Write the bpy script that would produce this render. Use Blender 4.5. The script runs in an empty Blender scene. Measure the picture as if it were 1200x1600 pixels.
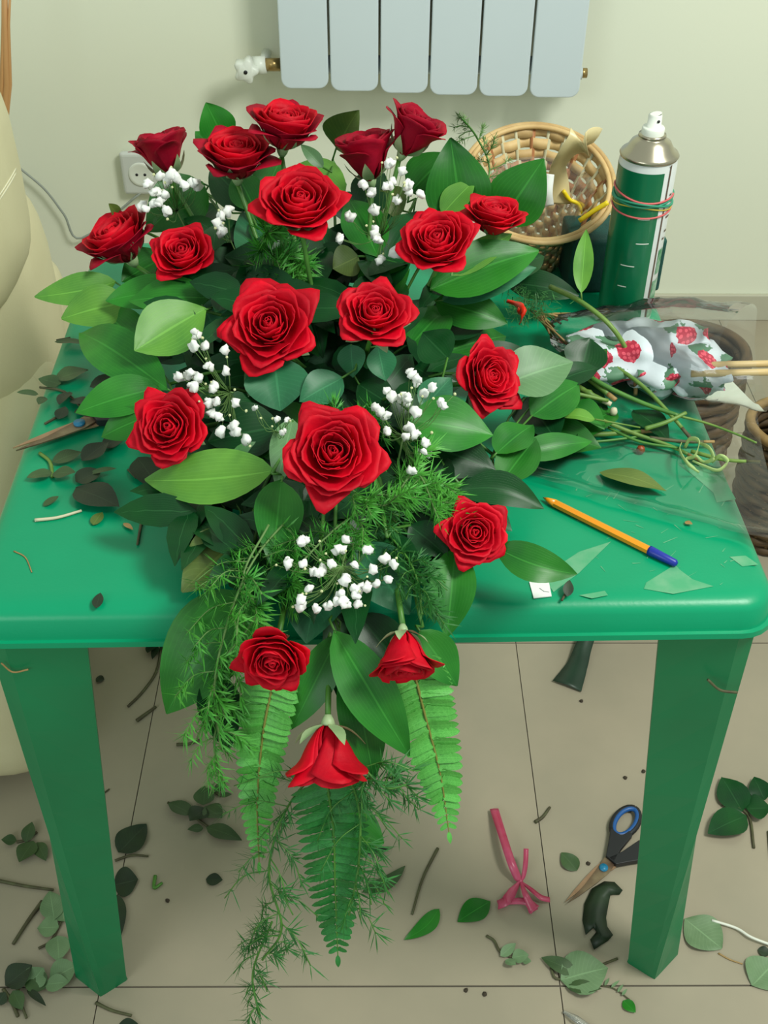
import bpy, bmesh, math, random
from mathutils import Vector, Matrix, noise
random.seed(7)
sc = bpy.context.scene
R_ = math.radians
# ------------------------------------------------------------------ camera, world, lights, exposure
F, CH = 1788.0, 1.44
cam_d = bpy.data.cameras.new('camera'); cam = bpy.data.objects.new('camera', cam_d)
sc.collection.objects.link(cam); sc.camera = cam
cam_d.sensor_fit = 'VERTICAL'; cam_d.sensor_height = 24; cam_d.sensor_width = 18
cam_d.lens = 24 * F / 1600; cam_d.clip_start = 0.02
CR = Matrix.Rotation(R_(-.66), 3, 'Z') @ Matrix.Rotation(R_(50), 3, 'X') @ Matrix.Rotation(R_(.5), 3, 'Z')
cam.matrix_world = Matrix.Translation((0, 0, CH)) @ CR.to_4x4()
sc.view_settings.view_transform = 'Standard'; sc.view_settings.look = 'None'
sc.view_settings.exposure = 0.0; sc.view_settings.gamma = 1; sc.view_settings.use_curve_mapping = False
try:
    sc.cycles.transparent_max_bounces = 32
except Exception:
    pass
w = bpy.data.worlds.new('world'); sc.world = w; w.use_nodes = True
w.node_tree.nodes['Background'].inputs[0].default_value = (.86, .97, .86, 1)
w.node_tree.nodes['Background'].inputs[1].default_value = .60
def area(name, loc, target, size, power, color):
    d = bpy.data.lights.new(name, 'AREA'); d.shape = 'RECTANGLE'; d.size, d.size_y = size; d.energy = power; d.color = color
    o = bpy.data.objects.new(name, d); sc.collection.objects.link(o); o.location = loc
    o.rotation_euler = (Vector(target) - Vector(loc)).to_track_quat('-Z', 'Y').to_euler(); return o
area('ceiling_lamp', (1.35, .35, 2.75), (0, 1.3, .6), (.7, .7), 60, (.99, 1, .92))
area('shop_window', (-1.8, -1.6, 1.9), (0, 1.2, .8), (1.3, 1.1), 22, (.90, 1, 1))

# ------------------------------------------------------------------ pixel to place helpers (real heights / depths)
def ray(x, y): return CR @ Vector(((x - 600) / F, -(y - 800) / F, -1))
def PH(x, y, z):
    d = ray(x, y); return Vector((0, 0, CH)) + d * ((z - CH) / d.z)
def PY(x, y, Y):
    d = ray(x, y); return Vector((0, 0, CH)) + d * (Y / d.y)
def depth(p): return -(CR.transposed() @ (p - Vector((0, 0, CH)))).z
def lin(c): return tuple((v / 255 / 12.92 if v / 255 <= .04045 else ((v / 255 + .055) / 1.055) ** 2.4) for v in c)

# ------------------------------------------------------------------ materials
MATS = {}
def mat(name, rgb, rough=.5, metal=0, spec=.5, var=0, nscale=8, rgb2=None, bump=0, bscale=60, sheen=0, veins=False, coat=0, trans=0, stretch=None, objvar=0):
    m = bpy.data.materials.new(name); m.use_nodes = True; nt = m.node_tree; N = nt.nodes; L = nt.links
    b = N['Principled BSDF']; c = lin(rgb)
    b.inputs['Roughness'].default_value = rough; b.inputs['Metallic'].default_value = metal
    b.inputs['Specular IOR Level'].default_value = spec
    b.inputs['Coat Weight'].default_value = coat; b.inputs['Coat Roughness'].default_value = .15
    if sheen:
        b.inputs['Sheen Weight'].default_value = sheen; b.inputs['Sheen Roughness'].default_value = .4
        b.inputs['Sheen Tint'].default_value = (*c, 1)
    tc = N.new('ShaderNodeTexCoord'); mp = N.new('ShaderNodeMapping'); L.new(tc.outputs['Object'], mp.inputs[0])
    if stretch: mp.inputs['Scale'].default_value = stretch
    n = N.new('ShaderNodeTexNoise'); n.inputs['Scale'].default_value = nscale; n.inputs['Detail'].default_value = 5
    L.new(mp.outputs[0], n.inputs['Vector'])
    r = N.new('ShaderNodeValToRGB'); r.color_ramp.elements[0].position = .35; r.color_ramp.elements[1].position = .65
    c2 = lin(rgb2) if rgb2 else tuple(v * (1 - var) for v in c)
    r.color_ramp.elements[0].color = (*c2, 1); r.color_ramp.elements[1].color = (*c, 1)
    L.new(n.outputs[0], r.inputs[0]); out = r.outputs[0]
    if objvar:
        oi = N.new('ShaderNodeObjectInfo'); hs = N.new('ShaderNodeHueSaturation'); mr = N.new('ShaderNodeMapRange')
        mr.inputs[3].default_value = 1 - objvar; mr.inputs[4].default_value = 1 + objvar
        L.new(oi.outputs['Random'], mr.inputs[0]); L.new(mr.outputs[0], hs.inputs['Value']); L.new(out, hs.inputs['Color']); out = hs.outputs[0]
    if veins:
        uv = N.new('ShaderNodeSeparateXYZ'); L.new(tc.outputs['UV'], uv.inputs[0])
        def mth(op, a, bb=None, cc=None):
            q = N.new('ShaderNodeMath'); q.operation = op
            for i, v in enumerate((a, bb, cc)):
                if v is None: continue
                if isinstance(v, (int, float)): q.inputs[i].default_value = v
                else: L.new(v, q.inputs[i])
            return q.outputs[0]
        mid = mth('ABSOLUTE', mth('SUBTRACT', uv.outputs[0], .5))
        rib = mth('LESS_THAN', mid, .018)
        side = mth('SINE', mth('MULTIPLY', mth('SUBTRACT', uv.outputs[1], mth('MULTIPLY', mid, .55 if veins == 'parallel' else .5)), 75.))
        if veins == 'parallel': side = mth('SINE', mth('MULTIPLY', mid, 95.))
        sv = mth('MULTIPLY', mth('GREATER_THAN', side, .80), .10)
        fac = mth('MAXIMUM', mth('MULTIPLY', rib, .4), sv)
        mx = N.new('ShaderNodeMixRGB'); L.new(fac, mx.inputs[0]); L.new(out, mx.inputs[1])
        mx.inputs[2].default_value = (*[min(1, v * 1.7 + .02) for v in c], 1); out = mx.outputs[0]
        bp = N.new('ShaderNodeBump'); bp.inputs['Strength'].default_value = .25; bp.inputs['Distance'].default_value = .001
        L.new(fac, bp.inputs['Height']); bp.invert = True; L.new(bp.outputs[0], b.inputs['Normal'])
    L.new(out, b.inputs['Base Color'])
    if bump:
        n2 = N.new('ShaderNodeTexNoise'); n2.inputs['Scale'].default_value = bscale; n2.inputs['Detail'].default_value = 4
        L.new(mp.outputs[0], n2.inputs['Vector'])
        bp = N.new('ShaderNodeBump'); bp.inputs['Strength'].default_value = bump; bp.inputs['Distance'].default_value = .002
        L.new(n2.outputs[0], bp.inputs['Height']); L.new(bp.outputs[0], b.inputs['Normal'])
    if trans:
        t = N.new('ShaderNodeBsdfTransparent'); g = N.new('ShaderNodeMixShader'); g.inputs[0].default_value = trans
        L.new(b.outputs[0], g.inputs[1]); L.new(t.outputs[0], g.inputs[2]); L.new(g.outputs[0], N['Material Output'].inputs[0])
    MATS[name] = m; return m
def film_mat(name, tint, haze=.06, bump=.5, gl=1.15):
    m = bpy.data.materials.new(name); m.use_nodes = True; nt = m.node_tree; N = nt.nodes; L = nt.links
    N.remove(N['Principled BSDF'])
    t = N.new('ShaderNodeBsdfTransparent'); t.inputs[0].default_value = (*tint, 1)
    g = N.new('ShaderNodeBsdfGlossy'); g.inputs['Roughness'].default_value = .06
    d = N.new('ShaderNodeBsdfDiffuse'); d.inputs[0].default_value = (.8, .85, .85, 1)
    f = N.new('ShaderNodeFresnel'); f.inputs[0].default_value = 1.5
    nz = N.new('ShaderNodeTexNoise'); nz.inputs['Scale'].default_value = 9; nz.inputs['Detail'].default_value = 3
    bp = N.new('ShaderNodeBump'); bp.inputs['Strength'].default_value = bump; bp.inputs['Distance'].default_value = .01
    L.new(nz.outputs[0], bp.inputs['Height']); L.new(bp.outputs[0], g.inputs['Normal']); L.new(bp.outputs[0], f.inputs['Normal'])
    mul = N.new('ShaderNodeMath'); mul.operation = 'MULTIPLY_ADD'; mul.inputs[1].default_value = gl; mul.inputs[2].default_value = .0
    L.new(f.outputs[0], mul.inputs[0])
    a = N.new('ShaderNodeMixShader'); a.inputs[0].default_value = haze; L.new(t.outputs[0], a.inputs[1]); L.new(d.outputs[0], a.inputs[2])
    c = N.new('ShaderNodeMixShader'); L.new(mul.outputs[0], c.inputs[0]); L.new(a.outputs[0], c.inputs[1]); L.new(g.outputs[0], c.inputs[2])
    L.new(c.outputs[0], N['Material Output'].inputs[0]); MATS[name] = m; return m
mat('wall', (232, 236, 216), .85, rgb2=(229, 235, 216), nscale=1.5, bump=.08, bscale=120)
mat('tile', (163, 153, 133), .38, rgb2=(154, 146, 127), nscale=6, objvar=.02, spec=.35)
mat('grout', (88, 82, 72), .9)
mat('skirting', (192, 190, 170), .5, var=.06)
mat('table', (0, 148, 102), .33, rgb2=(0, 141, 97), nscale=7, bump=.05, bscale=300, spec=.35)
mat('table_leg', (0, 124, 76), .4, rgb2=(8, 112, 68), nscale=5, spec=.4)
mat('glue_film', (100, 165, 125), .5, rgb2=(70, 158, 112), nscale=60)
mat('radiator', (206, 219, 224), .35, var=.01)
mat('radiator_dark', (110, 118, 128), .6)
mat('plastic_white', (225, 230, 220), .35)
mat('outlet', (205, 210, 205), .35)
mat('brass', (170, 145, 95), .3, metal=.8)
mat('leather', (214, 207, 170), .48, rgb2=(206, 198, 160), nscale=5, bump=.12, bscale=220)
mat('piping', (225, 222, 195), .5)
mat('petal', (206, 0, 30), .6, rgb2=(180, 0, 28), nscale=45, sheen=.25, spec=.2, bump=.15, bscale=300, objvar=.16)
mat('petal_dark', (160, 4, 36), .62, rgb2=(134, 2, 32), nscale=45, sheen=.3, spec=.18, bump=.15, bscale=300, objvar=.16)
mat('sepal', (135, 165, 115), .5, rgb2=(165, 185, 140), nscale=40)
mat('stem', (75, 130, 45), .45, rgb2=(60, 112, 40), nscale=40)
mat('leaf', (40, 118, 32), .38, rgb2=(24, 94, 28), nscale=18, veins='parallel', objvar=.16, spec=.28)
mat('leaf_light', (96, 150, 54), .4, spec=.3, rgb2=(72, 126, 48), nscale=18, veins='parallel', objvar=.1)
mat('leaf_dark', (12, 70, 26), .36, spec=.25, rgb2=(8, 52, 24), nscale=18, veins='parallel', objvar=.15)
mat('leaf_grey', (92, 132, 86), .45, rgb2=(78, 120, 76), nscale=18, veins='pinnate', objvar=.1)
mat('leaf_teal', (44, 112, 72), .42, spec=.3, rgb2=(42, 98, 68), nscale=18, veins='pinnate', objvar=.1)
mat('leaf_olive', (92, 112, 44), .5, rgb2=(72, 98, 38), nscale=18, veins='pinnate')
mat('debris_dark', (28, 50, 24), .5, rgb2=(20, 38, 20), nscale=40, veins='pinnate', objvar=.15)
mat('debris_mid', (58, 84, 44), .5, rgb2=(46, 72, 36), nscale=40, veins='pinnate', objvar=.12)
mat('debris_light', (108, 138, 98), .55, rgb2=(95, 126, 86), nscale=40, veins='pinnate', objvar=.08)
mat('twig', (84, 88, 56), .7, rgb2=(68, 62, 42), nscale=60)
mat('twig_tan', (165, 135, 85), .6, rgb2=(135, 110, 62), nscale=50)
mat('twig_white', (200, 195, 165), .7)
mat('cut_stem', (110, 140, 60), .5, rgb2=(78, 120, 48), nscale=30)
mat('asparagus', (84, 168, 56), .5, rgb2=(52, 138, 44), nscale=30)
mat('asparagus_dark', (46, 118, 46), .5, rgb2=(32, 98, 38), nscale=30)
mat('fern', (88, 170, 72), .45, rgb2=(70, 152, 58), nscale=20, veins='pinnate', objvar=.1)
mat('fern_dark', (36, 120, 48), .45, rgb2=(24, 98, 40), nscale=20, veins='pinnate', objvar=.1)
mat('rachis', (120, 122, 52), .6)
mat('gyp', (238, 240, 236), .7, var=.08, nscale=300)
mat('gyp_bud', (205, 210, 160), .7)
mat('fine_stem', (92, 128, 66), .6)
mat('can_green', (0, 104, 66), .3, coat=.5, nscale=3)
mat('can_white', (205, 210, 208), .35, coat=.3)
mat('can_metal', (178, 170, 150), .25, metal=.9)
mat('can_brown', (92, 74, 60), .5)
mat('can_print', (60, 130, 85), .5, rgb2=(160, 185, 165), nscale=90)
mat('rubber_green', (40, 140, 108), .5); mat('rubber_pink', (200, 92, 92), .5); mat('rubber_yellow', (190, 170, 60), .5)
mat('wicker', (205, 176, 122), .6, rgb2=(180, 146, 94), nscale=30, objvar=.1)
mat('wicker_brown', (176, 118, 72), .6, rgb2=(150, 96, 56), nscale=30)
mat('wicker_pale', (206, 202, 168), .6, rgb2=(190, 184, 146), nscale=30)
mat('satin', (222, 208, 160), .38, rgb2=(205, 188, 136), nscale=20, sheen=.4)
mat('yellow', (232, 205, 20), .45); mat('orange', (243, 152, 14), .35, coat=.4)
mat('pen_cap', (20, 42, 150), .35); mat('ink_black', (20, 20, 24), .4)
mat('paper', (226, 230, 226), .6)
mat('ink_grey', (120, 125, 125), .6)
mat('teal_box', (14, 74, 66), .75, rgb2=(10, 62, 56), nscale=60, bump=.3, bscale=400)
mat('dowel', (206, 180, 128), .5, rgb2=(186, 160, 108), nscale=30, stretch=(.2, 6, 6))
mat('red_ribbon', (225, 48, 20), .3)
mat('berry', (140, 62, 22), .45)
mat('pink_ribbon', (178, 58, 88), .3, rgb2=(196, 84, 118), nscale=30, sheen=.3)
mat('green_ribbon', (38, 62, 46), .45, rgb2=(30, 52, 38), nscale=30)
mat('steel', (150, 134, 106), .4, metal=.55, rgb2=(96, 74, 58), nscale=26)
mat('steel_tan', (176, 146, 112), .42, metal=.3, rgb2=(150, 118, 90), nscale=30)
mat('handle_black', (22, 24, 28), .45); mat('handle_blue', (24, 84, 150), .4); mat('pivot_blue', (30, 120, 160), .35)
mat('cord', (222, 224, 212), .5); mat('cord_grey', (150, 158, 150), .5)
mat('rattan_dark', (92, 70, 40), .65, rgb2=(66, 50, 28), nscale=40, stretch=(1, 1, 9))
mat('rattan_tan', (160, 130, 80), .6, rgb2=(128, 100, 58), nscale=40)
mat('twig_orange', (196, 148, 96), .6); mat('stave_orange', (196, 138, 40), .55, rgb2=(160, 104, 28), nscale=40)
mat('curl', (176, 200, 128), .45); mat('soil', (60, 52, 40), .9)
mat('foam', (20, 62, 36), .9, bump=.4, bscale=400)
film_mat('cellophane', (.98, .99, .99), .015, .02); film_mat('film_strip', (.95, .97, .96), .12, .3)
film_mat('clear_liner', (.96, .97, .96), .10, .0, .35)
# printed raspberry paper: flat print as colour only
m = mat('raspberry_print', (196, 208, 216), .5)
nt = m.node_tree; N = nt.nodes; L = nt.links; b = N['Principled BSDF']
tc = N.new('ShaderNodeTexCoord'); mp = N.new('ShaderNodeMapping'); mp.inputs['Scale'].default_value = (4.6, 2.9, 1)
L.new(tc.outputs['UV'], mp.inputs[0])
def vor(sc_, off):
    mm = N.new('ShaderNodeMapping'); mm.inputs['Location'].default_value = off; L.new(mp.outputs[0], mm.inputs[0])
    v = N.new('ShaderNodeTexVoronoi'); v.voronoi_dimensions = '2D'; v.inputs['Scale'].default_value = sc_; v.inputs['Randomness'].default_value = .55
    L.new(mm.outputs[0], v.inputs['Vector']); return v
def lt(sock, th):
    q = N.new('ShaderNodeMath'); q.operation = 'LESS_THAN'; L.new(sock, q.inputs[0]); q.inputs[1].default_value = th; return q.outputs[0]
def mixc(fac, a, c):
    q = N.new('ShaderNodeMixRGB'); L.new(fac, q.inputs[0])
    if hasattr(a, 'links'): L.new(a, q.inputs[1])
    else: q.inputs[1].default_value = (*lin(a), 1)
    if hasattr(c, 'links'): L.new(c, q.inputs[2])
    else: q.inputs[2].default_value = (*lin(c), 1)
    return q.outputs[0]
drup = vor(9, (0, 0, 0))
red = mixc(lt(drup.outputs['Distance'], .35), (176, 30, 60), (222, 80, 100))
nzz = N.new('ShaderNodeTexNoise'); nzz.inputs['Scale'].default_value = 7; L.new(mp.outputs[0], nzz.inputs['Vector'])
def wob(v, k):
    q = N.new('ShaderNodeMath'); q.operation = 'MULTIPLY_ADD'; L.new(nzz.outputs[0], q.inputs[0]); q.inputs[1].default_value = k; L.new(v, q.inputs[2]); return q.outputs[0]
lf = lt(wob(vor(1, (.30, .22, 0)).outputs['Distance'], .5), .50)
base = mixc(lf, (200, 210, 216), (84, 128, 98))
L.new(mixc(lt(wob(vor(1, (0, 0, 0)).outputs['Distance'], .18), .35), base, red), b.inputs['Base Color'])

# ------------------------------------------------------------------ object helpers
COL = sc.collection
def tag(o, label=None, cat=None, group=None, kind=None):
    if label: o['label'] = label
    if cat: o['category'] = cat
    if group: o['group'] = group
    if kind: o['kind'] = kind
    return o
def thing(name, loc, label, cat, group=None, rz=0):
    o = bpy.data.objects.new(name, None); COL.objects.link(o); o.location = loc; o.rotation_euler.z = rz
    o.empty_display_size = .02
    return tag(o, label, cat, group)
class MB:
    def __init__(s): s.v = []; s.f = []; s.uv = {}
    def add(s, vs, fs):
        k = len(s.v); s.v += [tuple(v) for v in vs]; s.f += [tuple(i + k for i in f) for f in fs]; return k
    def box(s, c, d, rot=None):
        pts = [Vector((x * d[0] / 2, y * d[1] / 2, z * d[2] / 2)) for x in (-1, 1) for y in (-1, 1) for z in (-1, 1)]
        if rot: pts = [rot @ p for p in pts]
        s.add([p + Vector(c) for p in pts], [(0, 1, 3, 2), (4, 6, 7, 5), (0, 4, 5, 1), (2, 3, 7, 6), (0, 2, 6, 4), (1, 5, 7, 3)])
    def tube(s, pts, r, n=6, cap=True):
        pts = [Vector(p) for p in pts]; rr = r if isinstance(r, (list, tuple)) else [r] * len(pts)
        vs = []; prev = None
        for i, p in enumerate(pts):
            t = (pts[min(i + 1, len(pts) - 1)] - pts[max(i - 1, 0)]).normalized()
            a = prev if prev is not None else (Vector((0, 0, 1)) if abs(t.z) < .9 else Vector((1, 0, 0)))
            a = (a - t * a.dot(t)).normalized(); prev = a; bb = t.cross(a)
            vs += [p + (a * math.cos(2 * math.pi * k / n) + bb * math.sin(2 * math.pi * k / n)) * rr[i] for k in range(n)]
        m_ = len(pts); fs = [(i * n + k, i * n + (k + 1) % n, (i + 1) * n + (k + 1) % n, (i + 1) * n + k) for i in range(m_ - 1) for k in range(n)]
        if cap: fs += [tuple(range(n))[::-1], tuple((m_ - 1) * n + k for k in range(n))]
        s.add(vs, fs)
    def lathe(s, prof, n=32, c=(0, 0, 0), rot=None, a0=0, a1=2 * math.pi):
        full = abs(a1 - a0 - 2 * math.pi) < 1e-6; nn = n if full else n + 1; vs = []
        for r, z in prof:
            for k in range(nn):
                a = a0 + (a1 - a0) * k / n; p = Vector((r * math.cos(a), r * math.sin(a), z))
                if rot: p = rot @ p
                vs.append(p + Vector(c))
        fs = [(i * nn + k, i * nn + (k + 1) % nn, (i + 1) * nn + (k + 1) % nn, (i + 1) * nn + k) for i in range(len(prof) - 1) for k in range(n)]
        s.add(vs, fs)
    def grid(s, fn, nu, nv):
        k0 = len(s.v)
        vs = [fn(i / nu, j / nv) for j in range(nv + 1) for i in range(nu + 1)]
        fs = [(j * (nu + 1) + i, j * (nu + 1) + i + 1, (j + 1) * (nu + 1) + i + 1, (j + 1) * (nu + 1) + i) for j in range(nv) for i in range(nu)]
        s.add(vs, fs)
        for j in range(nv + 1):
            for i in range(nu + 1): s.uv[k0 + j * (nu + 1) + i] = (i / nu, j / nv)
    def mesh(s, name, m, smooth=True, off=None):
        me = bpy.data.meshes.new(name)
        vs = s.v if off is None else [(v[0] - off[0], v[1] - off[1], v[2] - off[2]) for v in s.v]
        me.from_pydata(vs, [], s.f)
        if s.uv:
            ul = me.uv_layers.new(name='UVMap')
            for l in me.loops: ul.data[l.index].uv = s.uv.get(l.vertex_index, (0, 0))
        if m: me.materials.append(MATS[m])
        if smooth: me.polygons.foreach_set('use_smooth', [True] * len(me.polygons))
        me.update(); return me
    def build(s, name, m, parent=None, smooth=True, loc=None, solid=0, bevel=0, label=None):
        """vertices are in world space when parent is a placed Empty: they are moved to its frame"""
        off = None
        if parent is not None: off = parent.get('_org', None) or tuple(parent.location)
        elif loc is not None: off = loc
        o = bpy.data.objects.new(name, s.mesh(name, m, smooth, off)); COL.objects.link(o)
        if parent is not None: o.parent = parent
        elif loc is not None: o.location = loc
        if solid:
            md = o.modifiers.new('solid', 'SOLIDIFY'); md.thickness = solid; md.offset = 0
        if bevel:
            md = o.modifiers.new('bevel', 'BEVEL'); md.width = bevel; md.segments = 3; md.limit_method = 'ANGLE'
        if label: o['label'] = label
        return o
def sub(o):            # sub-part frame: child meshes of a child of an Empty keep the same origin
    return o
def bez(pts, n=12):    # Catmull-Rom through points
    P = [Vector(p) for p in pts]; P = [P[0] * 2 - P[1]] + P + [P[-1] * 2 - P[-2]]; out = []
    m_ = len(P) - 3
    for i in range(m_):
        for k in range(n):
            t = k / n; a, b_, c, d = P[i:i + 4]
            out.append(.5 * ((2 * b_) + (c - a) * t + (2 * a - 5 * b_ + 4 * c - d) * t * t + (3 * b_ - a - 3 * c + d) * t ** 3))
    out.append(P[-2]); return out
UP = Vector((0, 0, 1)); CAMP = Vector((0, 0, CH))
def leaf_grid(mb, P0, P1, width, nrm, bend=.12, fold=.18, shape=.8, nu=6, nv=12, wave=.025, sweep=0.):
    """pointed oval blade from P0 to P1; nrm = rough upper-face direction"""
    P0, P1 = Vector(P0), Vector(P1); ax = P1 - P0; Ln = ax.length; t = ax / Ln
    n_ = (nrm - t * nrm.dot(t)).normalized(); s_ = t.cross(n_)
    ph = random.random() * 6
    def fn(u, v):
        x = (u - .5) * 2
        wv = width / 2 * (math.sin(math.pi * min(1, max(0, v)) ** shape) ** .85 if 0 < v < 1 else 0)
        wv = max(wv, width * .012)
        h = bend * Ln * math.sin(math.pi * v) - bend * Ln * v * v * .0
        z = h - fold * wv * (1 - abs(x)) * 1.0 + wave * width * math.sin(v * 9 + ph + x * 1.5) * abs(x)
        return P0 + t * (Ln * v) + s_ * (x * wv + sweep * Ln * math.sin(math.pi * v)) + n_ * z
    mb.grid(fn, nu, nv)
def leaf(parent, P0, P1, width, nrm, m, name='leaf', **k):
    mb = MB(); leaf_grid(mb, P0, P1, width, nrm, **k); return mb.build(name, m, parent)

# ------------------------------------------------------------------ the room
mb = MB(); mb.box((0, .8, -.012), (6, 5, .02)); fl = mb.build('floor', 'grout', smooth=False); tag(fl, kind='structure')
tb = MB(); tb.box((0, 0, -.0015), (.6005, .6135, .003)); tm = tb.mesh('tile', 'tile', False)
for i in range(-4, 5):
    for j in range(-2, 4):
        o = bpy.data.objects.new('tile', tm); COL.objects.link(o); o.parent = fl
        o.location = (-.056 + .602 * i, 1.057 + .616 * j, 0)
WY = 2.452
mb = MB(); mb.box((0, WY + .06, 1.3), (6, .1, 2.7)); tag(mb.build('wall_back', 'wall', smooth=False), kind='structure')
sk = MB(); sk.box((0, WY + .004, .034), (6, .012, .068)); tag(sk.build('baseboard_back', 'skirting', smooth=False, bevel=.002), kind='structure')

# ------------------------------------------------------------------ radiator
rd = thing('radiator', (.12, WY - .09, .56), 'white flat-panelled aluminium radiator hanging on the wall, six sections', 'radiator')
Yf = WY - .10
xs = [PY(x, 40, Yf).x for x in (433, 513, 593, 673, 753, 835, 919)]
zb = [PY(x, y, Yf).z for x, y in ((475, 139), (553, 143), (632, 146), (711, 149), (789, 151), (870, 153))]
for i in range(6):
    x0, x1 = xs[i] + .0022, xs[i + 1] - .0022; zc = zb[i]; r = .020; pts = []
    for cx, cz, a0 in ((x1 - r, zc + r, -90), (x1 - r, 1.14 - r, 0), (x0 + r, 1.14 - r, 90), (x0 + r, zc + r, 180)):
        for k in range(6): a = R_(a0 + 18 * k); pts.append((cx + r * math.cos(a), cz + r * math.sin(a)))
    n = len(pts); mb = MB()
    mb.add([(x, Yf, z) for x, z in pts] + [(x, Yf + .009, z) for x, z in pts], [tuple(range(n))[::-1], tuple(range(n, 2 * n))] + [(k, (k + 1) % n, n + (k + 1) % n, n + k) for k in range(n)])
    p = mb.build('panel', 'radiator', rd, smooth=False, bevel=.003)
mb = MB()
for i in range(6):
    xc = (xs[i] + xs[i + 1]) / 2; mb.box((xc, Yf + .045, .86), (.028, .07, .52))
    for k in (-1, 1): mb.box((xc + k * .03, Yf + .04, .86), (.003, .055, .48))
mb.build('core', 'radiator_dark', rd, smooth=False)
mb = MB()
zt = PY(400, 100, Yf + .04).z
mb.tube([(xs[0] + .01, Yf + .04, zt), (xs[-1] - .01, Yf + .04, zt)], .018, 14); mb.tube([(xs[0] + .01, Yf + .04, 1.08), (xs[-1] - .01, Yf + .04, 1.08)], .018, 14)
mb.build('header_pipe', 'radiator', rd)
Yk = Yf + .03
def K(x, y): return PY(x, y, Yk)
a_, b_ = K(438, 101), K(414, 101)
mb = MB(); mb.tube([a_, b_], .013, 14); mb.build('valve_nut', 'brass', rd)
mb = MB(); mb.tube([K(416, 101), K(396, 103)], [.017, .019], 14); mb.tube([K(412, 102) + Vector((0, .01, 0)), K(412, 102) + Vector((0, .07, 0))], .011, 12); mb.build('valve_body', 'plastic_white', rd)
kc = K(386, 104); kc.y -= .022; mb = MB(); vs = []
nk = 40
for yy, sc_ in ((-.012, .85), (-.008, 1), (.014, 1), (.018, .85)):
    for k in range(nk):
        a = 2 * math.pi * k / nk; r = (.0225 + .0038 * math.cos(5 * a)) * sc_; vs.append(kc + Vector((r * math.cos(a), yy, r * math.sin(a))))
mb.add(vs, [(i * nk + k, i * nk + (k + 1) % nk, (i + 1) * nk + (k + 1) % nk, (i + 1) * nk + k) for i in range(3) for k in range(nk)] + [tuple(range(nk))[::-1], tuple(range(3 * nk, 4 * nk))])
kn = mb.build('valve_knob', 'plastic_white', rd)
mb = MB(); mb.tube([kc + Vector((0, -.0135, 0)), kc + Vector((0, -.011, 0))], .004, 12); mb.build('knob_screw', 'handle_black', kn)
bpy.data.objects[kn.name]; 
def fix_sub(o): # a sub-part's mesh was offset by its parent's (zero) location: move it into the thing's frame
    off = o.parent.parent.location
    for v in o.data.vertices: v.co -= off
fix_sub(COL.objects[-1])
mb = MB(); mb.tube([K(905, 114), K(917, 114)], .010, 12); mb.build('bleed_plug', 'brass', rd)
mb = MB(); mb.tube([K(903, 114), K(909, 114)], .013, 12); mb.build('plug_collar', 'radiator', rd)

# ------------------------------------------------------------------ socket, cord
oc = PY(222, 268, WY)
so = thing('wall_socket', (oc.x, WY, oc.z), 'white rounded wall socket half hidden behind the leftmost back rose', 'socket')
mb = MB(); mb.box((oc.x, WY - .007, oc.z), (.088, .018, .098)); mb.build('cover_plate', 'outlet', so, smooth=False, bevel=.008)
mb = MB(); mb.lathe([(.0, -.0175), (.021, -.0175), (.026, -.019), (.028, -.0165)], 28, (oc.x, WY, oc.z), Matrix.Rotation(R_(-90), 3, 'X')); mb.build('socket_ring', 'plastic_white', so)
mb = MB()
for k in (-1, 1): mb.tube([(oc.x + .009 * k, WY - .016, oc.z), (oc.x + .009 * k, WY - .0182, oc.z)], .0032, 10)
mb.build('pin_hole', 'handle_black', so)
pts = bez([(-.52, WY - .012, .335), PY(128, 372, WY - .012), PY(100, 335, WY - .012), PY(70, 296, WY - .012), PY(30, 262, WY - .012)], 6)
mb = MB(); mb.tube(pts, .0028, 6); tag(mb.build('power_cord', 'cord_grey', loc=tuple(pts[0])), 'thin grey cord running slantwise down the wall beside the armchair', 'cord')

# ------------------------------------------------------------------ armchair
def pillow(c, d, e=.35, nu=40, nv=24, squeeze=None):
    mb = MB(); C_ = Vector(c)
    def f(a, p): return math.copysign(abs(a) ** p, a)
    def fn(u, v):
        th = 2 * math.pi * u; ph = math.pi * (v - .5)
        p = Vector((f(math.cos(ph), e) * f(math.cos(th), e) * d[0] / 2, f(math.cos(ph), e) * f(math.sin(th), e) * d[1] / 2, f(math.sin(ph), e) * d[2] / 2))
        if squeeze: p = squeeze(p)
        return C_ + p
    mb.grid(fn, nu, nv); return mb
ac = thing('armchair', (-.85, 1.45, 0), 'cream leather armchair with padded back left of the green table', 'armchair')
from mathutils.bvhtree import BVHTree
def hits(mb, pts, off=.0006):
    bv = BVHTree.FromPolygons(mb.v, mb.f); out = []
    for x, y in pts:
        d = ray(x, y).normalized(); h = bv.ray_cast(CAMP, d)
        if h[0] is not None: out.append(h[0] - d * off)
    return out
CAMP = Vector((0, 0, CH))
def slant(p): return Vector((p.x - .11 * p.y, p.y, p.z))
base = pillow((-.835, 1.47, .255), (.66, .86, .49), .20, squeeze=slant); base.build('base', 'leather', ac)
back = pillow((-.825, 1.47, .775), (.672, .28, .40), .5); back.build('backrest', 'leather', ac)
side = pillow((-.862, 1.56, .49), (.690, .50, .50), .5); side.build('side_pad', 'leather', ac)
def edge(mb, y0, y1, n, dx):
    out = []
    for k in range(n + 1):
        y = y0 + (y1 - y0) * k / n; xx = None
        for x in range(120, -12, -1):
            if hits(mb, [(x, y)]): xx = x; break
        if xx is not None: out.append((xx - dx, y))
    return out
P = hits(base, edge(base, 470, 690, 14, 2), .001); mb = MB(); mb.tube(P, .0022, 6); mb.build('piping', 'piping', ac)
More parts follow.
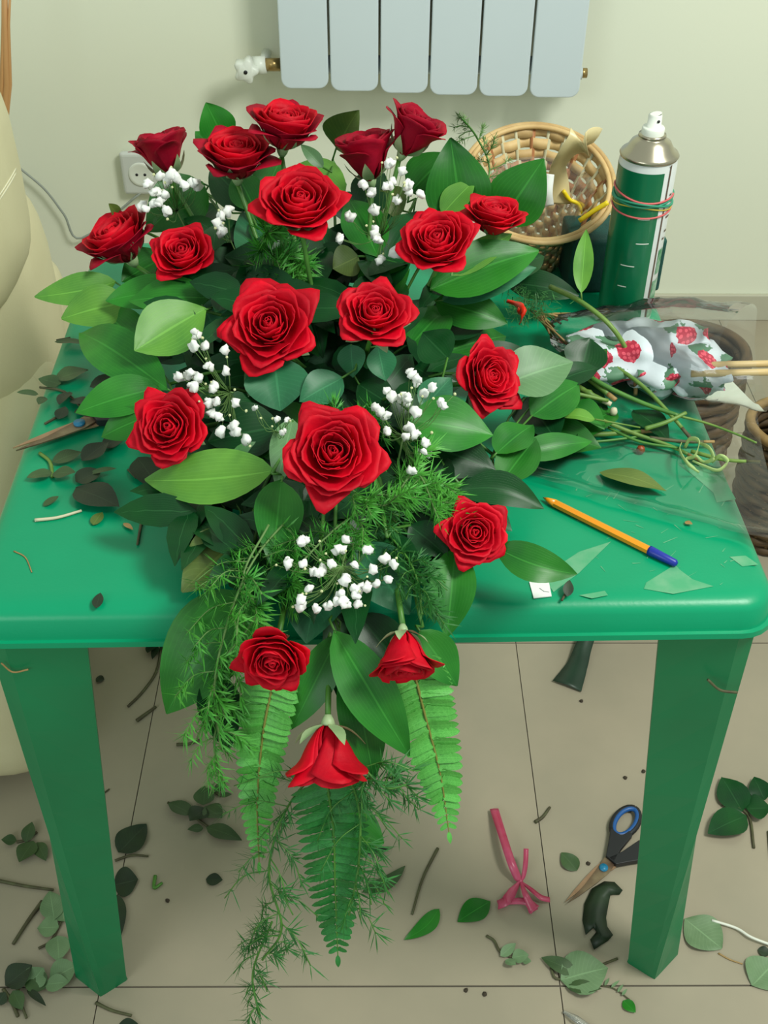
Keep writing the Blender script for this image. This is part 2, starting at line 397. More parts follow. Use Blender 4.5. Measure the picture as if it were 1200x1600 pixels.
for q in (0, 7):
    P = hits(back, [(44 + q * .2, 205 + q), (40, 225 + q), (33, 245 + q), (25, 263 + q), (16, 279 + q), (6, 295 + q), (-4, 309 + q)], .0003); mb = MB(); mb.tube(bez(P, 4), .0011, 5); mb.build('seam', 'piping', ac)
# dry twigs behind the armchair
tw = thing('dry_twigs', (-.80, 2.27, 0), 'bundle of dry tan twigs standing behind the armchair by the wall', 'twigs')
for k, (xa, xb, r) in enumerate(((11, 8, .007), (16, 18, .0035), (3, 5, .005), (6, 14, .003))):
    p0 = PY(xa, 132, 2.25); p1 = PY(xb, -60, 2.28)
    mb = MB(); mb.tube([(p0.x - .17 - .01 * k, 2.27, .0), p0 - Vector((.09, 0, .3)), p0, (p0 + p1) / 2 + Vector((random.uniform(-.006, .006), 0, 0)), p1], [r * 1.2, r * 1.1, r, r * .8, r * .6], 7); mb.build('twig', 'twig_orange', tw)

# ------------------------------------------------------------------ green plastic table
TZ = .72; TC = Vector((-.006, 1.083, TZ)); TA = R_(1.1); TM = Matrix.Rotation(TA, 3, 'Z')
def T(x, y, z): return TC + TM @ Vector((x, y, 0)) + Vector((0, 0, z - TZ))
tbl = thing('plastic_table', (TC.x, TC.y, 0), 'square green moulded plastic table carrying the rose arrangement', 'table')
def rrect(hx, hy, r, n=7):
    out = []
    for cx, cy, a0 in ((hx - r, hy - r, 0), (-hx + r, hy - r, 90), (-hx + r, -hy + r, 180), (hx - r, -hy + r, 270)):
        for k in range(n): a = R_(a0 + 90 * k / (n - 1)); out.append((cx + r * math.cos(a), cy + r * math.sin(a)))
    return out
HX, HY = .366, .360
rings = [(-.030, .0), (-.018, .0), (-.010, -.0015), (-.004, -.0045), (.0, -.010), (.0025, -.028), (.003, -.030), (.0065, -.0305), (.007, -.0365), (.003, -.037), (-.001, -.030), (-.006, -.008), (-.02, -.005)]
mb = MB(); n = 28; vs = []
for d, z in rings: vs += [T(x, y, TZ + z) for x, y in rrect(HX + d, HY + d, .035 + d * .5)]
fs = [(i * n + k, (i + 1) * n + k, (i + 1) * n + (k + 1) % n, i * n + (k + 1) % n) for i in range(len(rings) - 1) for k in range(n)]
fs += [tuple(range(n)), tuple(range((len(rings) - 1) * n, len(rings) * n))[::-1]]
mb.add(vs, fs); tp = mb.build('tabletop', 'table', tbl)
tp.modifiers.new('es', 'EDGE_SPLIT').split_angle = R_(50)
fp = {(-1, -1): ((120, 1525), (158, 1555), (197, 1530)), (1, -1): ((1057, 1490), (1022, 1528), (982, 1503))}
for (sx, sy), px in fp.items():
    fo = [PH(x, y, .0) for x, y in px]
    for back in (0, 1):
        top = [(sx * .362, -.25), (sx * .358, -.30), (sx * .350, -.352), (sx * .335, -.357), (sx * .26, -.357)]
        fo5 = [fo[0], fo[0].lerp(fo[1], .85), fo[1], fo[1].lerp(fo[2], .15), fo[2]]
        mb = MB(); nl = 10
        def lf_(u, v):
            i = u * 4; k = min(3, int(i)); f_ = i - k
            tx = Vector((*top[k], 0)).lerp(Vector((*top[k + 1], 0)), f_)
            pt = T(tx.x, tx.y, .690); fb = fo5[k].lerp(fo5[k + 1], f_).copy()
            q = pt.lerp(fb, v)
            if back:
                l_ = TM.transposed() @ (Vector((q.x, q.y, 0)) - Vector((TC.x, TC.y, 0))); l_.y = -l_.y
                g = TM @ l_; q = Vector((g.x + TC.x, g.y + TC.y, q.z))
            return q
        mb.grid(lf_, 4, nl)
        o = mb.build('leg', 'table_leg', tbl, smooth=False, solid=.004)
        mb = MB()
        for w_ in (-1,):
            q0, q1 = lf_(.5, .985), None
        ft = [lf_(u, 1.0) for u in (0, .5, 1)]
        cc = (ft[0] + ft[1] + ft[2]) / 3; cc.z = 0
        mb.add([cc + (f - cc) * s for s, z in ((1.06, 0),) for f in ft] + [cc + (f - cc) * 1.03 + Vector((0, 0, .012)) for f in ft], [(0, 2, 1), (3, 4, 5), (0, 1, 4, 3), (1, 2, 5, 4), (2, 0, 3, 5)])
        ob = mb.build('foot', 'table_leg', tbl, smooth=False)
mb = MB()
for s in (-1, 1):
    mb.box(T(0, s * .33, .70), (.60, .004, .03), TM); mb.box(T(s * .335, 0, .70), (.004, .58, .03), TM)
mb.build('apron', 'table_leg', tbl, smooth=False)
def patch(pts, m, z=.7204, name='residue'):
    mb = MB(); P = [PH(x, y, z) for x, y in pts]; mb.add(P, [tuple(range(len(P)))]); return mb.build(name, m, tbl, smooth=False)
for pts in ([(1010, 910), (1055, 882), (1062, 890), (1082, 905), (1115, 916), (1052, 928), (1006, 920)],
            [(955, 846), (905, 895), (865, 925), (858, 915), (815, 882), (870, 885), (905, 862)],
            [(1115, 770), (1080, 740), (1060, 725), (1095, 728), (1130, 745), (1150, 780), (1120, 785)][::1],
            [(905, 930), (945, 923), (950, 930), (925, 935)], [(1140, 870), (1165, 868), (1185, 882), (1160, 885)]):
    patch(pts, 'glue_film')
mb = MB()
for k in range(46):
    x = random.uniform(900, 1165); y = random.uniform(740, 915); a = random.uniform(-.6, .6) + (-.6 if random.random() < .5 else .3); l_ = random.uniform(4, 26)
    p0, p1 = PH(x, y, .7203), PH(x + l_ * math.cos(a), y + l_ * math.sin(a), .7203); d = (p1 - p0).normalized().cross(UP) * random.uniform(.0003, .0007)
    mb.add([p0 - d, p1 - d * .3, p1 + d * .3, p0 + d], [(0, 1, 2, 3)])
o = mb.build('scratches', 'glue_film', tbl, smooth=False); tag(o, kind='stuff')


# ------------------------------------------------------------------ things standing at the back of the table
# teal block
p0 = PH(912, 480, TZ)
bx_ = MB(); bc = Vector((.302, 1.330, TZ + .036)); bx_.box(bc, (.118, .075, .072), Matrix.Rotation(R_(3), 3, 'Z'))
o = bx_.build('foam_block', 'teal_box', loc=(bc.x, bc.y, TZ), smooth=False, bevel=.004)
tag(o, 'dark teal block of floral foam standing behind the spray can', 'foam block')
# spray can
cb = Vector((.3075, 1.236, TZ)); can = thing('spray_can', cb, 'green and white aerosol can with white nozzle at the back of the table', 'spray can')
RC = .0325
va = math.atan2(CAMP.y - cb.y, CAMP.x - cb.x)       # side towards the room's front
mb = MB(); mb.lathe([(0, .0), (RC - .004, 0), (RC - .001, .002), (RC, .005), (RC, .200), (RC - .0015, .204), (RC - .001, .207)], 40, cb); mb.build('can_body', 'can_white', can)
mb = MB(); mb.lathe([(RC - .0005, .2045), (RC + .0006, .207), (RC - .001, .2095), (RC - .006, .213), (.022, .221), (.016, .225), (.0135, .2265), (.0155, .2275), (.015, .2295), (.0, .2295)], 40, cb); mb.build('dome', 'can_metal', can)
mb = MB(); mb.lathe([(.0125, .2295), (.0125, .236), (.0115, .2375), (.0078, .238), (.0075, .2500), (.0065, .2515)], 24, cb); mb.add([cb + Vector((.0066 * math.cos(a), .0066 * math.sin(a), .2515 + .0015 * math.cos(a))) for a in [R_(15 * k) for k in range(24)]], [tuple(range(24))]); mb.build('nozzle', 'plastic_white', can)
d = Vector((.35, -.93, 0)).normalized(); mb = MB(); c0 = cb + Vector((0, 0, .2455)); mb.tube([c0 + d * .0068, c0 + d * .0082], .0017, 10); mb.build('nozzle_hole', 'handle_black', can)
def wrap(a0, a1, z0, z1, m, name, r=RC + .0003, n=24):
    mb = MB(); mb.lathe([(r, z0), (r, z1)], n, cb, a0=va + R_(a0), a1=va + R_(a1)); return mb.build(name, m, can)
wrap(-128, 38, .004, .196, 'can_green', 'label')
wrap(50, 54, .004, .204, 'can_brown', 'label_stripe', RC + .0005, 3)
wrap(56, 84, .01, .06, 'can_print', 'label_print', RC + .0004, 8); wrap(60, 80, .068, .10, 'can_print', 'label_print', RC + .0004, 8)
for z, a, b in ((.142, -2, 22), (.112, 2, 28), (.083, -22, 6), (.056, -22, -4), (.030, -12, 18)): wrap(a, b, z, z + .0012, 'plastic_white', 'label_dash', RC + .0006, 8)
for k in range(7): wrap(64 + (k % 3) * 4, 72 + (k % 2) * 6, .112 + .009 * k, .1145 + .009 * k, 'can_brown', 'label_dash', RC + .0006, 3)
def band(zc, tx, ty, m, r, ph=0):
    mb = MB(); pts = []
    for k in range(41):
        a = 2 * math.pi * k / 40; pts.append(cb + Vector(((RC + r * .9) * math.cos(a), (RC + r * .9) * math.sin(a), zc + tx * math.cos(a - va + ph) + ty * math.cos(2 * (a - va)))))
    mb.tube(pts, r, 6, cap=False); return mb
for m, l, z, tx, ty, r, ph in (('rubber_green', 'green rubber band round the upper part of the spray can', .157, .003, .002, .0016, .8), ('rubber_green', 'second green rubber band crossing over the pink one on the can', .161, -.003, -.001, .0013, .2),
                            ('rubber_pink', 'thin pink rubber band slung lowest round the spray can', .148, -.004, .000, .0011, 0), ('rubber_pink', 'pink rubber band twisted among the green ones on the can', .163, .004, -.003, .0012, .9),
                            ('rubber_yellow', 'thin yellow rubber band just under the green ones on the can', .154, .002, .004, .0009, 2.4)):
    o = band(z, tx, ty, m, r, ph).build('rubber_band', m, loc=tuple(cb + Vector((0, 0, z)))); tag(o, l, 'rubber band', 'rubber bands round the spray can')
# wicker basket
BC = Vector((.205, 1.378, TZ)); BR = Matrix.Rotation(R_(8), 3, 'X')
bk = thing('wicker_basket', BC, 'small flared wicker basket with a clear liner, left of the spray can', 'basket')
BH = .112
def brad(h): return .042 + .010 * (h / BH) + .040 * max(0, (h / BH - .35) / .65) ** 1.3
def bp_(a, h, off=0):
    r = brad(h) + off; p = Vector((r * math.cos(a), r * math.sin(a) * (1.0), h * (1 + .22 * (math.sin(a)) * (h / BH))))
    return BC + BR @ p + Vector((0, 0, .006))
NS = 26
for k in range(NS):
    a = 2 * math.pi * (k + .5) / NS; mb = MB(); vs = []
    for i in range(12):
        h = BH * i / 11
        for da in (-.5, .5): vs.append(bp_(a + da * .0052 / brad(h) * 1.2, h, .0))
    mb.add(vs, [(2 * i, 2 * i + 1, 2 * i + 3, 2 * i + 2) for i in range(11)])
    mb.build('stave', 'wicker_pale' if k % 3 else 'wicker_brown', bk, solid=.0012)
nb = 13
for j in range(nb):
    h0 = BH * (j + .02) / nb; h1 = BH * (j + .98) / nb; mb = MB(); vs = []; M_ = NS * 4
    for i in range(M_):
        a = 2 * math.pi * i / M_; off = .0021 * math.cos(NS / 2 * a * 1.0 + (math.pi if j % 2 else 0)) * (1.0)
        vs += [bp_(a, h0, off), bp_(a, h1, off)]
    mb.add(vs, [(2 * i, 2 * ((i + 1) % M_), 2 * ((i + 1) % M_) + 1, 2 * i + 1) for i in range(M_)])
    mb.build('weave_band', 'wicker_brown' if j in (8, 9) else 'wicker', bk, solid=.001)
for off in (.0035, -.0025):
    mb = MB(); mb.tube([bp_(2 * math.pi * i / 60, BH, off) for i in range(61)], .0034, 7, cap=False); mb.build('rim', 'wicker', bk)
mb = MB(); mb.lathe([(0, 0), (.040, 0), (.043, .006)], 26, BC + Vector((0, 0, .003))); mb.build('basket_base', 'wicker', bk)
mb = MB(); mb.lathe([(.034, .02), (.050, .085), (.066, .118)], 30, BC + Vector((.004, -.008, .0)), BR); mb.build('liner', 'clear_liner', bk)
# yellow ties and straws
for (a, b, c, r, l) in (((905, 345), (930, 328), (950, 316), .0032, 'bright yellow tie sticking out over the right rim of the basket'),):
    pts = bez([PY(x, y, 1.32) for x, y in (a, b, c)], 5); mb = MB(); mb.tube(pts, r, 7); tag(mb.build('yellow_tie', 'yellow', loc=tuple(pts[0])), l, 'tie')
mb = MB(); pts = bez([PY(x, y, 1.37) for x, y in ((880, 298), (890, 312), (902, 318), (908, 332), (901, 352), (893, 372))], 5); mb.tube(pts, .0026, 6)
tag(mb.build('yellow_ribbon', 'yellow', loc=tuple(pts[0])), 'narrow yellow ribbon curling inside the wicker basket', 'ribbon')
# satin ribbon tail
def ribbon(pts, widths, m, name, side, thick=.0006, twist=None, n=8):
    P = bez(pts, n); mb = MB(); N_ = len(P)
    def wd(t):
        f = t * (len(widths) - 1); i = min(len(widths) - 2, int(f)); return widths[i] + (widths[i + 1] - widths[i]) * (f - i)
    vs = []
    for i, p in enumerate(P):
        t_ = (P[min(i + 1, N_ - 1)] - P[max(0, i - 1)]).normalized(); s = side if twist is None else (Matrix.Rotation(twist * i / N_, 3, t_) @ side)
        s = (s - t_ * s.dot(t_)).normalized(); c_ = t_.cross(s); ww = wd(i / (N_ - 1)) / 2
        vs += [p + s * ww * k + c_ * (.12 * ww * (1 - k * k)) for k in (-1, 0, 1)]
    mb.add(vs, [(3 * i + k, 3 * i + k + 1, 3 * i + k + 4, 3 * i + k + 3) for i in range(N_ - 1) for k in (0, 1)])
    return mb
pts = [PY(868, 320, 1.37), PY(871, 290, 1.37), PY(872, 262, 1.36), PY(888, 238, 1.35), PY(912, 218, 1.35), PY(934, 212, 1.36)]
o = ribbon(pts, [.040, .030, .022, .034, .046, .026], 'satin', 'satin_ribbon', Vector((.8, .1, .5))).build('satin_ribbon', 'satin', loc=tuple(pts[0]), solid=.0008)
tag(o, 'cream satin ribbon tail curling up out of the wicker basket', 'ribbon')
pts = [PY(858, 322, 1.34), PY(856, 300, 1.34), PY(860, 272, 1.35)]
o = ribbon(pts, [.012, .012, .010], 'paper', 'white_strip', Vector((1, 0, 0))).build('paper_strip', 'paper', loc=tuple(pts[0]), solid=.0006); tag(o, 'white paper strip upright in the basket beside the satin ribbon', 'paper strip')

# ------------------------------------------------------------------ floral foam under the flowers
FC = Vector((-.035, 1.04, TZ))
mb = MB(); mb.box(FC + Vector((0, .0, .032)), (.20, .24, .062)); tag(mb.build('floral_foam', 'foam', loc=tuple(FC), smooth=False, bevel=.01), 'dark green floral foam brick hidden under the middle of the rose spray', 'foam')

# ------------------------------------------------------------------ roses
def petal_mb(mb, Mx, S, az, Rb, Rm, H, flare, droop, span, point, close=0, tw=0, cup=.0):
    nu, nv = 8, 8
    sd = random.uniform(0, 50)
    def fn(u, v):
        x = (u - .5) * 2; t = v * (1 - point * abs(x) ** 1.7 * .34)
        a = az + x * span * (.30 + .70 * math.sin(min(1, t * 1.25) * math.pi / 2)) * (1 - .30 * max(0, t - .75) / .25 * (point > .7)) + tw * t
        r = Rb + (Rm - Rb) * math.sin(min(1, t * 1.1) * math.pi / 2) ** .8 - close * max(0, t - .5) ** 1.5
        k = max(0, t - .55) / .45; r += flare * k ** 1.7; z = H * t ** .95 - droop * k ** 2.2
        r += .012 * math.sin(3 * a + sd) * t + .10 * Rm * k * math.sin(x * 5 + sd) + cup * (abs(x) ** 2) * k
        z += .03 * Rm * math.sin(4 * x + sd) * k - .10 * k * max(0, abs(x) - .55) * (flare > .1)
        return Mx @ Vector((r * math.cos(a) * S, r * math.sin(a) * S, z * S))
    mb.grid(fn, nu, nv)
def axis_mat(ax, spin=0):
    z = Vector(ax).normalized(); x = Vector((1, 0, 0)) if abs(z.x) < .9 else Vector((0, 1, 0)); y = z.cross(x).normalized(); x = y.cross(z)
    return Matrix((x, y, z)).transposed() @ Matrix.Rotation(spin, 3, 'Z')
# style: open / half / closed : list of layers (count, Rb, Rm, H, flare, droop, span, point, close)
STY = {
 'open': [(2, .01, .07, .58, 0, 0, 2.2, .1, .1), (3, .02, .13, .60, 0, 0, 1.7, .12, .2), (3, .04, .20, .62, 0, 0, 1.5, .15, .15), (4, .05, .27, .64, .01, 0, 1.3, .18, .05), (4, .06, .35, .65, .03, 0, 1.2, .25, .0), (4, .08, .44, .66, .07, 0, 1.05, .4, 0), (5, .1, .55, .64, .13, .02, .92, .5, 0), (5, .12, .66, .58, .20, .06, .84, .75, 0), (5, .12, .72, .50, .30, .12, .72, 1.15, 0)],
 'half': [(2, .01, .07, .80, 0, 0, 2.2, .1, .1), (3, .02, .13, .82, 0, 0, 1.7, .12, .2), (3, .04, .20, .84, 0, 0, 1.5, .15, .15), (4, .05, .28, .86, .01, 0, 1.3, .18, .05), (4, .06, .36, .88, .03, 0, 1.2, .25, .0), (4, .08, .46, .90, .07, .02, 1.05, .35, 0), (4, .1, .56, .90, .14, .05, 1.0, .5, 0), (5, .12, .62, .86, .24, .10, .85, .8, 0), (4, .12, .66, .74, .34, .16, .72, 1.1, 0)],
 'cup': [(3, .02, .17, 1.12, 0, 0, 1.5, .2, .4), (4, .04, .28, 1.16, 0, 0, 1.15, .25, .2), (4, .06, .40, 1.18, .05, 0, 1.05, .3, 0), (4, .1, .52, 1.22, .14, .04, 1.0, .4, 0), (5, .12, .60, 1.24, .24, .10, .84, .6, 0), (3, .12, .62, 1.16, .38, .20, .70, 1.0, 0)]}
def rose(cx, cy, wpx, z, ax, sty, label, spin=0, sep=.0, leafy=0, stem_to=None, m='petal', outm=None):
    c = PH(cx, cy, z); rad = wpx / 2 * depth(c) / F * {'open': 1.02, 'half': 1.04, 'cup': 1.12}[sty]
    A = axis_mat(ax, spin); a = Vector(ax).normalized(); Hc = {'open': .34, 'half': .48, 'cup': .62}[sty]
    base = c - a * rad * Hc
    r = thing('rose', base, label, 'rose', 'red roses of the table spray'); MX = Matrix.Translation(base) @ A.to_4x4()
    az = random.uniform(0, 6)
    for li, (n_, Rb, Rm, H, fl_, dr, sp, pt, cl) in enumerate(STY[sty]):
        az += 1.1
        for k in range(n_):
            mb = MB(); petal_mb(mb, MX, rad, az + 2 * math.pi * k / n_ + random.uniform(-.12, .12), Rb, Rm * random.uniform(.96, 1.04) + .015 * (k % 2), H * random.uniform(.95, 1.04), fl_ * random.uniform(.8, 1.25), dr * random.uniform(.6, 1.3), sp, pt, cl, tw=.25 if li < 3 else .05)
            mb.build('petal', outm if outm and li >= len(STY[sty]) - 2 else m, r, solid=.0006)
    # receptacle, sepals, stem
    mb = MB(); mb.lathe([(0, -.20), (.07, -.19), (.12, -.10), (.15, .0), (.13, .03)], 12, base, A)
    mb.v = [tuple(base + (Vector(v) - base) * rad) for v in mb.v]; mb.build('receptacle', 'sepal', r)
    for k in range(5):
        aa = az + 2 * math.pi * k / 5; d = Vector((math.cos(aa), math.sin(aa), 0)); L_ = rad * random.uniform(.75, 1.0)
        q0 = base + A @ (d * .10 * rad); q1 = base + A @ (d * (.62 + sep) * rad + Vector((0, 0, (.55 - sep) * rad))) 
        if sty == 'open': q1 = base + A @ (d * (.85 + sep) * rad + Vector((0, 0, (.0 - sep) * rad)))
        leaf(r, q0, q1, rad * .30, A @ (d * .6 + Vector((0, 0, -.8))), 'sepal', 'sepal', bend=.12, fold=.3, nu=3, nv=6)
    st = stem_to or (FC + Vector((max(-.08, min(.08, (base.x - FC.x) * .4)), max(-.09, min(.09, (base.y - FC.y) * .4)), .05)))
    p1 = base - a * rad * .19; mid = p1.lerp(st, .45) - a * (p1 - st).length * .10
    mb = MB(); mb.tube(bez([p1, mid, st], 8), .0026, 7); mb.build('stem', 'stem', r)
    return r
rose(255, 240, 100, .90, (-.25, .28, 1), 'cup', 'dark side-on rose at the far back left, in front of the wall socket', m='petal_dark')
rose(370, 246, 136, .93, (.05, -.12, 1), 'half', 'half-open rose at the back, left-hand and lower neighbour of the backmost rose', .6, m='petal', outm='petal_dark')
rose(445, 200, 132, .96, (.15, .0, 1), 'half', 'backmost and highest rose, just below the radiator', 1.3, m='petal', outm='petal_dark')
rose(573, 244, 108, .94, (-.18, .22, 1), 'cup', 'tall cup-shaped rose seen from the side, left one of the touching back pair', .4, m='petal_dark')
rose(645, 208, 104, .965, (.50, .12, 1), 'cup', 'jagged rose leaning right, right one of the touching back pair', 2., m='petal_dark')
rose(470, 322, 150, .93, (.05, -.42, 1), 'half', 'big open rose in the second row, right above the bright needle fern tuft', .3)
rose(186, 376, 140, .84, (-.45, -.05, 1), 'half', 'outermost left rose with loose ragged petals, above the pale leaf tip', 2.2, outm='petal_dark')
rose(287, 398, 112, .86, (-.12, -.45, .9), 'half', 'rose right beside the outermost left one and overlapping it', 1.)
rose(684, 382, 134, .90, (-.12, -.42, 1), 'half', 'rose under the upper right cloud of white florets, left of the outermost right back rose', 1.7)
rose(772, 340, 108, .90, (.12, .0, 1), 'half', 'small outermost rose at the back right, beside the wicker basket', .2)
rose(422, 510, 162, .86, (-.08, -.62, .85), 'open', 'wide open rose in the middle left with a round bluish leaf below it', .5)
rose(586, 492, 134, .88, (.05, -.42, .95), 'open', 'open rose in the centre with a deep dark heart, above leafy stem', 1.5)
rose(764, 590, 128, .82, (.50, -.55, .62), 'open', 'rose turned right at the right side, in front of the heap of stems', .9)
rose(265, 668, 132, .82, (-.12, -.68, .72), 'open', 'round rose at the lower left, beside the left cloud of white florets', 2.4)
rose(521, 708, 172, .85, (.0, -.62, .78), 'open', 'largest bright rose with pointed petals in the middle front', .15)
rose(740, 832, 116, .79, (.15, -.70, .66), 'open', 'rose at the front right close to the orange pen', 1.2)
rose(428, 1025, 126, .755, (-.06, -.85, .12), 'half', 'left rose of the two hanging over the table front edge', .8, sep=.1)
rose(631, 1022, 108, .745, (.03, -.85, -.42), 'cup', 'right rose of the two hanging over the table front edge, pale sepals on top', .4, sep=.1)
rose(512, 1180, 138, .67, (.0, -.74, -.62), 'cup', 'lowest rose hanging head down above the dark fern', 0, sep=.15, stem_to=Vector((-.04, .93, .77)))

# ------------------------------------------------------------------ leaves of the spray
GL = 'leafy sprigs of the rose spray'
LM = {'l': 'leaf_light', 'm': 'leaf', 'd': 'leaf_dark', 'g': 'leaf_grey', 't': 'leaf_teal', 'o': 'leaf_olive'}
def sprig(label, anchor, leaves, group=GL, name='leafy_sprig', zb=None, stemm='stem'):
    """leaves: (bx,by,tx,ty,width px, z base, z tip, kind[, options])"""
    A = PH(*anchor); t = thing(name, A, label, 'foliage', group)
    root = FC + Vector((max(-.08, min(.08, (A.x - FC.x) * .4)), max(-.1, min(.1, (A.y - FC.y) * .5)), .05))
    if (A - root).length > .03 and zb is None:
        mb = MB(); mb.tube(bez([root, (root + A) / 2 + Vector((0, 0, .015)), A], 5), .0018, 5); mb.build('stem', stemm, t)
    for L_ in leaves:
        bx, by, tx, ty, wp, z0, z1, kd = L_[:8]; op = dict(L_[8]) if len(L_) > 8 else {}
        B = PH(bx, by, z0); Tp = PH(tx, ty, z1); nr = op.pop('n', None); nr = Vector(nr) if nr else ((CAMP - B).normalized() * .75 + UP * .5 + Vector((random.uniform(-.25, .25), 0, random.uniform(-.1, .2))))
        wd = wp * depth(B) / F * 1.12
        leaf(t, B, Tp, wd, nr, LM[kd], bend=op.pop('bend', .10), fold=op.pop('fold', .22), **op)
        q = B - (Tp - B).normalized() * .012
        mb = MB(); mb.tube([A, A.lerp(q, .6) + Vector((0, 0, -.004)), B + (Tp - B) * .02], .0012, 5); mb.build('petiole', stemm, t)
    return t
sprig('pair of pale leaves standing up between the two back left roses', (345, 240, .90), [(352, 222, 322, 160, 52, .91, .955, 'm'), (340, 240, 305, 205, 34, .89, .91, 'm')])
sprig('blunt leaf behind the backmost rose on its right', (520, 250, .88), [(525, 232, 560, 172, 62, .90, .955, 'o', {'shape': .6}), (505, 262, 470, 226, 20, .90, .92, 'g'), (540, 300, 452, 262, 62, .86, .88, 'l')])
sprig('broad dark leaves under the first back left rose', (320, 300, .84), [(318, 285, 228, 362, 78, .86, .83, 'm'), (395, 330, 330, 262, 60, .85, .87, 'd'), (400, 335, 440, 245, 52, .85, .89, 'm'), (340, 320, 250, 400, 60, .82, .80, 'd')])
sprig('small leaf peeping over the outermost left rose', (190, 345, .84), [(186, 342, 170, 318, 20, .845, .87, 'o')])
sprig('rounded leaf right of the jagged back rose', (650, 310, .88), [(640, 300, 700, 240, 62, .88, .92, 'm'), (630, 330, 590, 300, 50, .86, .88, 'o')])
sprig('tall glossy pointed leaf at the back right', (712, 345, .86), [(722, 345, 704, 215, 92, .87, .95, 'm', {'shape': .65}), (690, 335, 742, 282, 40, .88, .91, 'l')])
sprig('large light leaf rising left of the wicker basket', (785, 350, .86), [(782, 348, 850, 248, 82, .87, .935, 'm', {'shape': .7})])
sprig('wide glossy leaves right below the small back right rose', (690, 450, .84), [(672, 452, 842, 392, 84, .85, .87, 'm'), (690, 470, 838, 418, 50, .83, .85, 't'), (680, 470, 792, 505, 62, .82, .80, 'm'), (705, 430, 800, 365, 40, .86, .88, 'l')])
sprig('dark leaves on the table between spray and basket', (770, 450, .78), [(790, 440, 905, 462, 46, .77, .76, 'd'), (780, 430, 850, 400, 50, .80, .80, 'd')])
sprig('large greyish leaf pointing right behind the right-turned rose', (770, 600, .80), [(788, 598, 895, 566, 80, .81, .81, 'g', {'shape': .7})])
sprig('broad dark leaves left of the right-turned rose', (650, 650, .81), [(640, 655, 770, 680, 84, .82, .80, 'm'), (660, 640, 705, 590, 50, .82, .84, 't'), (650, 690, 775, 735, 74, .79, .77, 'd'), (700, 560, 660, 520, 60, .83, .84, 'd')])
sprig('long dark leaves with curled tips behind the front right rose', (720, 760, .77), [(715, 765, 850, 795, 52, .78, .765, 'd', {'sweep': -.10}), (775, 855, 902, 897, 54, .775, .76, 'm', {'sweep': .08, 'bend': .16}), (740, 790, 800, 830, 40, .76, .75, 't')])
sprig('shiny leaves on the table right of the middle front', (770, 710, .77), [(775, 708, 832, 664, 54, .78, .78, 'm', {'wave': .05}), (782, 755, 838, 685, 60, .765, .77, 'm'), (800, 712, 925, 690, 40, .75, .745, 'm'), (830, 650, 905, 600, 64, .77, .77, 'm'), (820, 620, 870, 690, 74, .76, .75, 'd'), (860, 600, 935, 575, 40, .77, .77, 'd')])
sprig('long upright leaf hanging under the front right rose', (712, 850, .77), [(712, 856, 698, 997, 66, .775, .725, 'm', {'fold': .35}), (700, 850, 690, 960, 50, .76, .73, 'd')])
sprig('dull pointed leaf beside the bottom florets', (605, 840, .79), [(607, 832, 655, 922, 44, .785, .77, 'd'), (640, 820, 700, 870, 50, .785, .77, 'd')])
sprig('dark leaf behind the right hanging rose', (660, 980, .73), [(655, 985, 714, 1072, 60, .735, .69, 'm')])
sprig('pale pointed leaf reaching furthest left over the armchair', (180, 455, .80), [(182, 440, 54, 464, 50, .81, .80, 'l', {'sweep': -.06}), (200, 470, 96, 498, 66, .80, .79, 'l'), (285, 452, 165, 470, 52, .82, .81, 'm')])
sprig('light yellow-green leaf with a cut-off look below the left rose pair', (320, 485, .83), [(322, 482, 210, 548, 84, .84, .83, 'l', {'shape': 1.1}), (330, 465, 200, 470, 60, .83, .82, 'm'), (300, 440, 345, 535, 80, .81, .80, 't')])
sprig('long mid-green leaf slanting down to the left', (265, 600, .79), [(262, 608, 125, 520, 74, .80, .79, 'm', {'bend': .14}), (240, 560, 150, 480, 60, .78, .78, 'm')])
sprig('bright leaves left of the lower left rose', (240, 630, .80), [(248, 605, 118, 645, 62, .80, .79, 'm'), (235, 648, 158, 683, 50, .79, .77, 'm')])
sprig('big light leaf lying under the lower left rose', (425, 740, .80), [(428, 735, 226, 750, 82, .80, .77, 'l', {'sweep': -.05}), (438, 665, 325, 690, 84, .80, .79, 'd'), (430, 700, 350, 770, 70, .785, .77, 'm')])
sprig('upright long leaf below the largest rose on the left', (440, 745, .79), [(440, 750, 424, 885, 68, .80, .775, 'm', {'fold': .3}), (458, 655, 432, 762, 44, .81, .79, 'g')])
sprig('round bluish rose leaf under the wide open rose', (425, 560, .83), [(428, 556, 438, 642, 90, .835, .80, 't', {'shape': 1.0}), (402, 565, 388, 620, 26, .83, .81, 'g')], group='rose leaves in the spray')
sprig('three glossy rose leaflets below the centre rose', (560, 560, .82), [(548, 538, 552, 590, 40, .83, .81, 't'), (590, 540, 602, 595, 42, .83, .81, 't', {'shape': 1.0}), (535, 590, 468, 628, 56, .82, .81, 't'), (560, 600, 620, 640, 50, .80, .79, 'd')], group='rose leaves in the spray')
sprig('dull olive leaf lying over the table front, left of the fern needles', (375, 850, .76), [(378, 836, 284, 925, 84, .765, .735, 'o', {'shape': .7}), (360, 770, 283, 822, 70, .76, .745, 'd'), (340, 745, 420, 800, 60, .76, .76, 'd')])
sprig('big leaf hanging over the left front edge of the table', (370, 925, .75), [(388, 925, 260, 1115, 118, .755, .66, 'm', {'shape': .7, 'bend': .16}), (330, 1050, 358, 1172, 62, .70, .65, 'd')])
sprig('blue-grey leaf under the bottom florets', (500, 870, .78), [(508, 862, 478, 1005, 96, .77, .735, 't', {'shape': .9}), (560, 850, 640, 960, 80, .78, .75, 't')])
